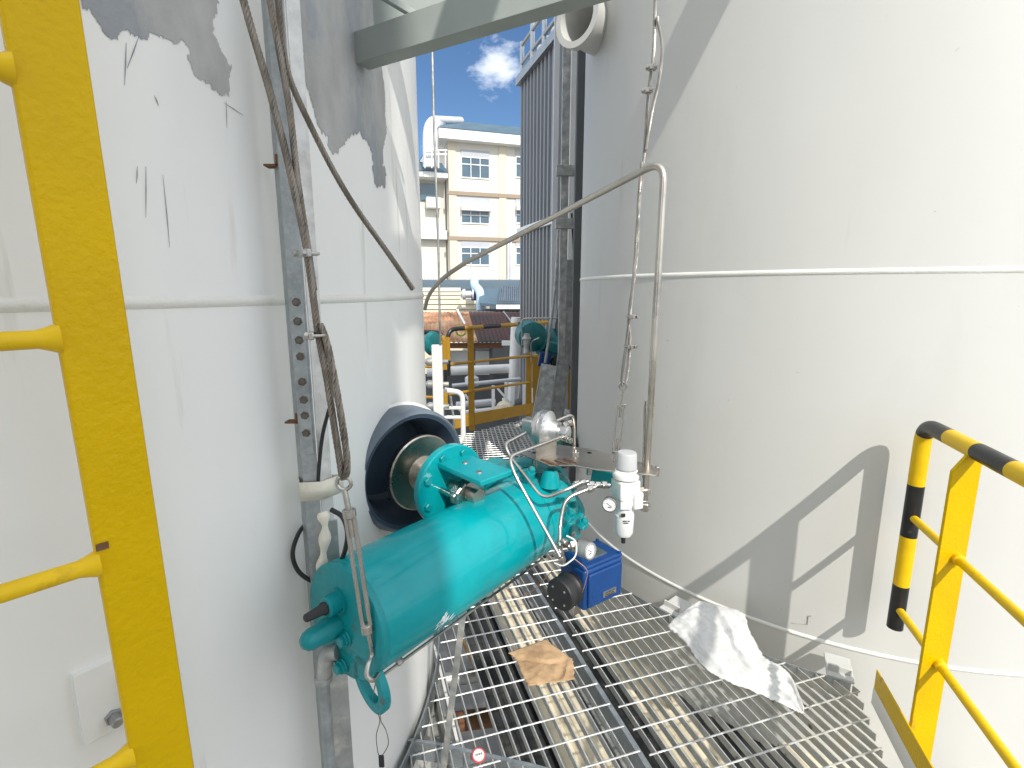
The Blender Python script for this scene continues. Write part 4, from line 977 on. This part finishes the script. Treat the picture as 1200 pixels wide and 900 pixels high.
m_ = MB(); m_.tube(fillet([at(612,405,5.2), at(611,373,5.2), at(680,373,5.2)], .06), .008, 8); m_.tube(fillet([at(623,424,5.2), at(622,400,5.2), at(632,396,5.2)], .04), .008, 8); m_.build('air_tube', 'steel', fa)

# ================================================================== COLUMNS AND TRAYS BESIDE RIGHT TANK
def vcol(nm, px, Y, w_, z0, z1, m, label, cat, d=.06):
    x = at(px, 300, Y).x; o = MB().box((x, Y, (z0+z1)/2), (w_, d, z1-z0)).build(nm, m, None, bevel=.004); return tag(o, label, cat)
kcol = empty('steel_column', (at(660,300,4.9).x, 4.9, 0), 'tall weathered steel column with bolted brackets left of the right tank edge', 'column')
x = at(660,300,4.9).x
MB().box((x,4.9,1.8), (.070,.05,7.2)).build('shaft', 'galv_d', kcol, bevel=.004)
for py in (200, 262): MB().box((x+.03,4.86,at(660,py,4.86).z), (.22,.06,.09)).build('bracket', 'galv_d', kcol, bevel=.004)
vcol('downpipe', 649, 5.6, .055, -2, 6.5, 'duct', 'bright silver pipe between the grey cladding and the steel column', 'pipe', .055)
vcol('downpipe', 668, 5.3, .05, 1.9, 6.5, 'white', 'white upper pipe just right of the steel column', 'pipe', .05)
o = vcol('steel_column', 677, 4.5, .075, -1, 6.5, 'darkgrey', 'dark narrow column touching the right tank edge', 'column', .08)
def tray(p0, p1, w_, nm, label):
    r_ = empty(nm, p1, label, 'cable tray', 'galvanised cable trays'); d = (p0-p1); sx = V((1, .1, 0)).normalized()
    MB().bar(p0, p1, w_, .004, V((0,1,0))).build('tray_bed', 'galv_d', r_)
    for s_ in (-1, 1): MB().bar(p0+sx*w_/2*s_+V((0,-.02,0)), p1+sx*w_/2*s_+V((0,-.02,0)), .004, .05, V((0,1,0))).build('tray_side', 'galv', r_)
    return r_
tray(at(646,428,5.0), at(634,500,4.7), .20, 'cable_tray', 'leaning galvanised tray below the distant teal actuator')
tray(at(668,360,5.0), at(650,500,4.75), .12, 'cable_tray', 'narrow slanting galvanised tray right of the wider tray')
tray(at(672,300,5.4), at(644,470,5.6), .16, 'cable_tray', 'upper galvanised tray rising behind the steel column')
for (x0,y0,x1,y1,Y,r_,m,lb) in ((655,262,639,425,5.1,.014,'galv_d','grey twisted cable running down left of the steel column'),(670,250,672,420,5.0,.010,'rubber','black cable down the edge of the right tank'),(660,420,690,470,5.1,.012,'rubber','black cable bending from the distant actuator')):
    pts = smooth_path([at(x0,y0,Y), at((x0+x1)/2+3,(y0+y1)/2,Y), at(x1,y1,Y)], 6); tag(MB().tube(pts, r_, 7).build('cable', m), lb, 'cable')
o = MB().bar(at(668,480,5.2), at(668,395,5.2), .05, .01, V((0,1,0))).build('rail_post', 'ochre'); tag(o, 'ochre rail post in the gap beside the right tank', 'post')
o = MB().bar(at(630,500,5.9), at(628,418,5.9), .09, .01, V((0,1,0))).build('rail_post', 'ochre'); tag(o, 'ochre rail post below the distant actuator', 'post')
o = MB().lathe(at(655,530,3.7), V((.2,1,0)), [(0,.13),(.03,.14),(.18,.14),(.20,.09)], 32).build('motor_housing', 'dgreen'); tag(o, 'dark green housing behind the silver booster', 'motor')

# ================================================================== CLAD TOWER
tl = at(611, 300, 9.0); tr_ = at(655, 300, 7.4); tl.z = tr_.z = 0
tdir = (tr_-tl).normalized(); tn = V((tdir.y, -tdir.x, 0)); TW = (tr_-tl).length
if tn.y > 0: tn = -tn
ztl = at(612, 97, 9.0).z
tw = empty('clad_tower', (tl.x, tl.y, GROUND), 'tall dark grey corrugated tower with a rooftop railing beside the right tank', 'tower')
n = 11; poly = []; pit = TW/n
for i in range(n):
    o_ = tl+tdir*(i*pit)
    poly += [o_, o_+tdir*pit*.35, o_+tdir*pit*.5+tn*.05, o_+tdir*pit*.85+tn*.05]
poly += [tl+tdir*TW, tl+tdir*TW-tn*2.0, tl-tn*2.0]
MB().prism([p+V((0,0,GROUND)) for p in poly], V((0,0,ztl-GROUND))).build('cladding', 'clad', tw, smooth=0)
MB().bar(tl+tn*.03+V((0,0,ztl)), tr_+tn*.03+V((0,0,ztl)), .16, .12).build('top_trim', 'galv', tw)
MB().bar(tl+tn*.06+V((0,0,at(612,272,9).z)), tr_+tn*.06+V((0,0,at(612,272,9).z)), .05, .10).build('girt', 'white', tw)
for z in (.28, .55): MB().tube([tl+V((0,0,ztl+z)), tr_+tdir*.2+V((0,0,ztl+z))], .03, 8).build('top_rail', 'galv', tw)
for t in (0, .5, 1.0, 1.5): 
    if t <= TW+.1: MB().bar(tl+tdir*t+V((0,0,ztl)), tl+tdir*t+V((0,0,ztl+(.6 if t != .5 else 1.0))), .05, .05).build('rail_post', 'galv', tw)
for k in range(5):
    q = tl+tdir*(.15+k*.3)-tn*.3; MB().cyl(q+V((0,0,ztl)), q+V((0,0,ztl+.5)), .10, n=12).build('roof_duct', 'duct', tw)
o = MB().tube(fillet([at(606,372,9.5), at(603,440,9.5), at(601,470,9.5), at(590,473,9.5)], .2), .11, 16).build('white_duct', 'whitep'); tag(o, 'fat white pipe beside the foot of the clad tower', 'pipe')

# ================================================================== CREAM BUILDING
BL_ = at(526, 200, 37.0); BR_ = at(612, 200, 38.6); BL_.z = BR_.z = 0
bu = (BR_-BL_).normalized(); bn = V((bu.y, -bu.x, 0)); bn = -bn if bn.y > 0 else bn; BW = 11.0
def face(px, py):                    # picture point carried on to the facade
    r = ray(px, py); t = (BL_-V((0,0,0))).dot(bn)/V((r.x, r.y, 0)).dot(bn); p = r*t; return (V((p.x, p.y, 0))-BL_).dot(bu), p.z+CH
bd = empty('office_building', (BL_.x, BL_.y, GROUND), 'cream multi-storey building with a dark hipped roof behind the yard', 'building')
ez = face(527, 166)[1]
bdep = 12
def bpt(u, z, d=0): return BL_+bu*u+bn*d+V((0,0,z))
def bbox(u0, u1, z0, z1, d0, d1): return MB().prism([bpt(u0,z0,d0), bpt(u1,z0,d0), bpt(u1,z1,d0), bpt(u0,z1,d0)], bn*(d1-d0))
bbox(0, BW, GROUND, ez, -bdep, 0).build('wall', 'wallcream', bd)
bbox(-.75, BW+.5, ez, ez+.62, -bdep, .75).build('eave_fascia', 'wallwhite', bd)
rz0 = ez+.63
rf = MB().add([bpt(-.8,rz0,.8), bpt(BW+.6,rz0,.8), bpt(BW+.6,rz0,-bdep), bpt(-.8,rz0,-bdep), bpt(.9,rz0+1.95,-4), bpt(BW-2,rz0+1.95,-4), bpt(BW-2,rz0+1.95,-8), bpt(.9,rz0+1.95,-8)], [(0,1,5,4),(1,2,6,5),(2,3,7,6),(3,0,4,7),(4,5,6,7),(0,3,2,1)])
rf.build('roof', 'roofblue', bd, smooth=0)
for py in (226, 279): z = face(527, py)[1]; bbox(-.15, BW, z-.13, z+.13, 0, .12).build('ledge', 'wallbrown', bd)
for px in (529, 588): u = face(px, 200)[0]; bbox(u-.22, u+.30, GROUND, ez, 0, .08).build('pilaster', 'wallyel', bd)
for px in (595, 598): u = face(px, 300)[0]; MB().cyl(bpt(u, GROUND, .15), bpt(u, face(596,283)[1], .15), .10, n=10).build('rain_pipe', 'duct', bd)
def window(px0, px1, pys, pyt, pyp, awn):
    u0 = face(px0, pyt)[0]; u1 = face(px1, pyt)[0]; z0 = face(px0, pys)[1]; z1 = face(px0, pyt)[1]; z2 = face(px0, pyp)[1]
    if z2 > z1: bbox(u0-.02, u1+.02, z1, z2, 0, .06).build('spandrel', 'panelgrey', bd)
    wdw = bbox(u0, u1, z0, z1, -.02, .02).build('window', 'glass', bd, smooth=0)
    fm_ = MB()
    def fb_(a0, a1_, c0_, c1_): fm_.prism([bpt(a0,c0_,.02), bpt(a1_,c0_,.02), bpt(a1_,c1_,.02), bpt(a0,c1_,.02)], bn*.05)
    w_ = .045
    fb_(u0-.03,u1+.03,z0-.06,z0+.02); fb_(u0-.03,u1+.03,z1-.02,z1+.05)
    for k in range(4): uu = u0+(u1-u0)*k/3; fb_(uu-w_/2, uu+w_/2, z0+.02, z1-.02)
    fm_.build('frame', 'wallwhite', wdw, smooth=0)
    fm2 = MB(); zz = z0+(z1-z0)*.66; fm2.prism([bpt(u0,zz-.03,.025), bpt(u1,zz-.03,.025), bpt(u1,zz+.03,.025), bpt(u0,zz+.03,.025)], bn*.03); fm2.build('transom', 'wallwhite', wdw, smooth=0)
    if awn: bbox(u0-.05, u1+.1, z1-.0, z1+.28, .065, .5).build('awning', 'wallwhite', bd)
for (x0, x1) in ((540.5, 573), (604.5, 637)):
    window(x0, x1, 207.5, 184, 175, False); window(x0, x1, 261, 247, 231, True); window(x0, x1, 310, 290, 283, False)
# lower rows continue under the sheds' sight line, hidden
# stair wing set back at the left, with its small roof, ducts and air conditioner
wg = empty('stair_wing', bpt(-3,GROUND,-1.0), 'lower cream wing left of the office building with a small slate canopy', 'building')
def wb(u0,u1,z0,z1,d0,d1): return bbox(u0,u1,z0,z1,d0,d1)
zc0 = face(510, 208)[1]
wb(-5.5, -.06, GROUND, zc0, -6, -1.2).build('wall', 'wallcream', wg)
wb(-5.5, -.1, zc0, zc0+.35, -6, .1).build('fascia', 'wallwhite', wg)
MB().prism([bpt(-5.5,zc0+.36,.2), bpt(-.1,zc0+.36,.2), bpt(-.3,zc0+1.15,-.9), bpt(-5.5,zc0+1.15,-.9)], -bn*.2).build('canopy_roof', 'roofblue', wg, smooth=0)
z = face(510,279)[1]; wb(-5.5, -.1, z, z+.6, -1.18, -.6).build('ledge', 'wallwhite', wg)
MB().prism([bpt(-2.0,face(510,232)[1],-1.15), bpt(-.7,face(510,232)[1],-1.15), bpt(-.7,face(510,212)[1],-1.15), bpt(-2.0,face(510,212)[1],-1.15)], bn*.1).build('window', 'glass', wg)
u = -1.5; z = face(510,242)[1]; ac = wb(u, u+1.0, z, z+.7, -1.05, -.5).build('air_conditioner', 'wallwhite', None, bevel=.03); tag(ac, 'white air conditioner unit below the wing window', 'air conditioner')
for k, (px, top_) in enumerate(((500,140), (504,143), (509,146))):
    pts = fillet([at(px,196,36.2), at(px,top_,36.2), at(540-k*8,top_+1.5,40.5)], 1.2, 7)
    o = MB().tube(pts, .26, 14).build('roof_duct', 'duct'); tag(o, ('outermost', 'middle', 'innermost')[k]+' of three silver ducts bending on to the office roof', 'duct', 'silver roof ducts')
rl = MB()
for py in (176, 181): rl.tube([at(497,py,35.8), at(524,py,35.8)], .05, 6)
for px in (498, 506, 514, 522): rl.tube([at(px,176,35.8), at(px,197,35.8)], .04, 6)
tag(rl.build('roof_railing', 'wallwhite'), 'white railing on the small canopy roof of the wing', 'railing')

# ================================================================== LOW ROOFS
lr_ = empty('long_shed', at(560,334,27), 'long low shed with a slate blue ribbed roof at the foot of the office building', 'shed')
def quad(ps, m, nm, par, th=.08, n_=V((0,0,-1))): return MB().prism([V(p) for p in ps], n_*th).build(nm, m, par, smooth=0)
quad([at(480,340,24), at(640,340,24), at(640,328,28), at(480,328,28)], 'roofblue', 'roof', lr_)
m_ = MB()
for k in range(60):
    x0 = 482+k*2.6; m_.bar(at(x0,339.8,24)+V((0,0,.03)), at(x0+.2,328.3,28)+V((0,0,.03)), .05, .05)
m_.build('roof_ribs', 'roofblue', lr_, smooth=0)
MB().box((at(560,360,25).x, 26, GROUND/2), (8, 3.4, -GROUND+at(560,342,24).z*2-.2)).build('wall', 'darkgrey', lr_)
sh = empty('cream_shed', at(520,350,18), 'cream shed with horizontal siding left of the pale blue duct', 'shed')
p0 = at(498,366,18); p1 = at(556,366,18); z1_ = at(520,337,18).z; zmid_ = at(520,350,18).z; zb_ = GROUND
m_ = MB()
def sid_rows(x0, x1, za, zb2, nrow):
    for k in range(nrow):
        z = za+(zb2-za)*k/nrow; hh_ = (zb2-za)/nrow
        m_.add([(x0,17.95,z),(x1,17.95,z),(x1,18.0,z+hh_*.9),(x0,18.0,z+hh_*.9),(x0,18.0,z+hh_),(x1,18.0,z+hh_)], [(0,1,2,3),(3,2,5,4)])
sid_rows(at(495,1,18).x if False else p0.x-.5, at(540,350,18).x, zmid_, z1_, 3)
sid_rows(p0.x-.5, at(569,350,18).x, p0.z-.6, zmid_, 6)
m_.build('siding', 'siding', sh, smooth=0)
MB().box(((p0.x-.5+at(569,350,18).x)/2, 19.6, (GROUND+zmid_)/2), (at(569,350,18).x-p0.x+.5, 3.1, zmid_-GROUND-.02)).build('wall', 'siding', sh)
du = empty('duct_riser', at(563,366,17), 'pale blue bent duct rising in front of the cream shed', 'duct')
MB().tube(fillet([at(563,378,17), at(563,341,17), at(556,335,17.4), at(556,326,17.6)], .25, 6), .14, 14).build('pipe', 'blueduct', du)
MB().lathe(at(541,345,17.3), V((1,0,0)), [(0,.12),(.05,.18),(.12,.18),(.14,.12),(.35,.12),(.36,.2),(.42,.2)], 14).build('fan', 'duct', du)
MB().box(at(556,346,17.3), (.2,.2,.35)).build('motor', 'blue', du, bevel=.02)
th_ = empty('tiled_roof_house', at(590,350,15), 'low house with a grey tiled hip roof and white gutter', 'house')
quad([at(583,357,15), at(640,357,15), at(640,338,18), at(590,338,18)], 'tile', 'roof', th_)
m_ = MB()
for k in range(9):
    t = k/8; a = at(583,356.5,15).lerp(at(590,338,18), t); b = at(640,356.5,15).lerp(at(640,338,18), t)
    m_.bar(a+V((0,-.02,.04)), b+V((0,-.02,.04)), .06, .05)
for k in range(24):
    x0 = 585+k*2.4; m_.bar(at(x0,356,15)+V((0,0,.045)), at(x0+(2 if k < 3 else 0),338.3,18)+V((0,0,.045)), .05, .05)
m_.build('tile_courses', 'tile', th_, smooth=0)
MB().box(at(615,359.5,14.95), (1.65,.1,.12)).build('gutter', 'wallwhite', th_)
quad([at(562,355,16), at(590,357,15.2), at(592,338,18), at(562,338,18)], 'roofblue', 'side_roof', th_)
MB().box((at(610,360,17).x, 16.6, (GROUND+at(600,362,15).z)/2-.05), (2.8,3,at(600,362,15).z-GROUND-.1)).build('wall', 'darkgrey', th_)
rs = empty('rusty_shed', at(550,400,10), 'open shed with rusted orange and maroon corrugated roof', 'shed')
def corrq(a, b, c, d, n_, amp, m, nm):          # a,b near edge; d,c far edge
    vs = []
    for i in range(n_*2+1):
        t = i/(n_*2); h = amp*(i % 2); vs += [a.lerp(b, t)+V((0,0,h)), d.lerp(c, t)+V((0,0,h))]
    o = MB().add(vs, [(2*i,2*i+1,2*i+3,2*i+2) for i in range(n_*2)]).build(nm, m, rs, smooth=0); o.modifiers.new('t', 'SOLIDIFY').thickness = .02
YN, YF = 10, 14
corrq(at(470,402,YN), at(560,402,YN), at(549,367,YF), at(480,367,YF), 16, .03, 'rrust', 'rusty_sheets')
corrq(at(560.5,402,YN), at(640,402,YN), at(625,367,YF), at(549.5,367,YF), 16, .03, 'rmaroon', 'maroon_sheets')
MB().bar(at(536,366,YF)+V((0,0,.06)), at(545,384,12)+V((0,0,.06)), .05, .05).build('batten', 'wallwhite', rs)
MB().bar(at(590,369,YF)+V((0,0,.08)), at(607,392,11)+V((0,0,.08)), .04, .04).build('cable', 'galv', rs)
MB().bar(at(480,405,YN+.1), at(590,405,YN+.1), .06, .10).build('eave_board', 'rust', rs)
MB().bar(at(588,402,YN-.08), at(640,402,YN-.08), .06, .09).build('white_eave', 'wallwhite', rs)
for px in (555, 575, 520): MB().bar(V((at(px,420,YN+.3).x, YN+.3, GROUND)), at(px,404,YN+.3), .06, .06).build('post', 'darkgrey', rs)
MB().box((at(585,430,11).x, 11.6, -2.2), (3.6,.1,3.8)).build('back_wall', 'darkgrey', rs)
o = MB().tube([at(540,388,9.9)+V((math.cos(t)*.09,0,math.sin(t)*.09)) for t in [i*.35 for i in range(18)]], .02, 7, close=False).build('green_hose', 'green'); tag(o, 'small coil of yellow-green hose on the rusty roof edge', 'hose')

# pipework in the yard seen through the far railing
yd = [((500,436,9.3),(612,431,9.6),.085,'white','thick horizontal white pipe behind the far railing'),
      ((530,452,8.6),(612,444,8.9),.035,'duct','slim silver pipe just under the thick white pipe'),
      ((535,475,8.2),(580,471,8.4),.06,'duct','short silver pipe low behind the railing'),
      ((540,484,8.0),(578,480,8.2),.04,'white','lower white pipe parallel to the short silver pipe'),
      ((587,483,8.6),(615,470,8.8),.09,'darkgrey','dark fat pipe beside the far toe board')]
for a, b, r_, m, lb in yd: tag(MB().tube([at(*a), at(*b)], r_, 12).build('yard_pipe', m), lb, 'pipe', 'pipes in the yard')
for i, (px, y0, y1) in enumerate(((578,452,488),(593,448,470),(601,452,474),(614,450,478),(625,455,480))):
    tag(MB().bar(at(px,y0,7.9), at(px,y1,7.9), .05, .04, V((0,1,0))).build('frame_post', 'wallwhite'), 'white frame post in the yard, number of places from the left: '+('first','second','third','fourth','fifth')[i], 'post', 'white yard frame posts')
for i, (a, b, lb) in enumerate((((583,455,7.9),(606,482,7.9),'white diagonal brace of the yard frame in the middle'), ((614,451,7.9),(630,463,7.9),'white diagonal brace of the yard frame at the right'), ((537,478,7.8),(552,497,7.8),'grey diagonal brace near the left yard pipes'), ((545,462,7.9),(557,480,7.9),'short grey brace above the left yard pipes'))):
    tag(MB().tube([at(*a), at(*b)], .018, 8).build('brace', 'wallwhite'), lb, 'brace')
o = MB().lathe(at(592,480,7.7), V((-.5,-.9,.1)), [(0,.06),(.02,.14),(.05,.14),(.06,.10),(.20,.09)], 24).build('pipe_flange', 'siding'); tag(o, 'cream flange behind the far toe board', 'flange')
vb = empty('vessel', at(553,450,8.8), 'small silver vessel on stub legs behind the far railing', 'vessel')
MB().lathe(at(553,453,8.8), Zv, [(0,.05),(.02,.12),(.16,.12),(.20,.06),(.24,.05)], 20).build('body', 'duct', vb)
for s_ in (-1,1): MB().cyl(at(553+3*s_,455,8.8)+V((0,0,-.4)), at(553+3*s_,455,8.8), .02, n=8).build('leg', 'darkgrey', vb)
cw = MB().box((at(545,425,10.6).x, 10.6, at(545,425,10.6).z), (1.1,.08,.5)).build('wall_panel', 'wallwhite'); tag(cw, 'white panel under the rusty roof at left', 'panel')  # a single flat white panel below the shed roof
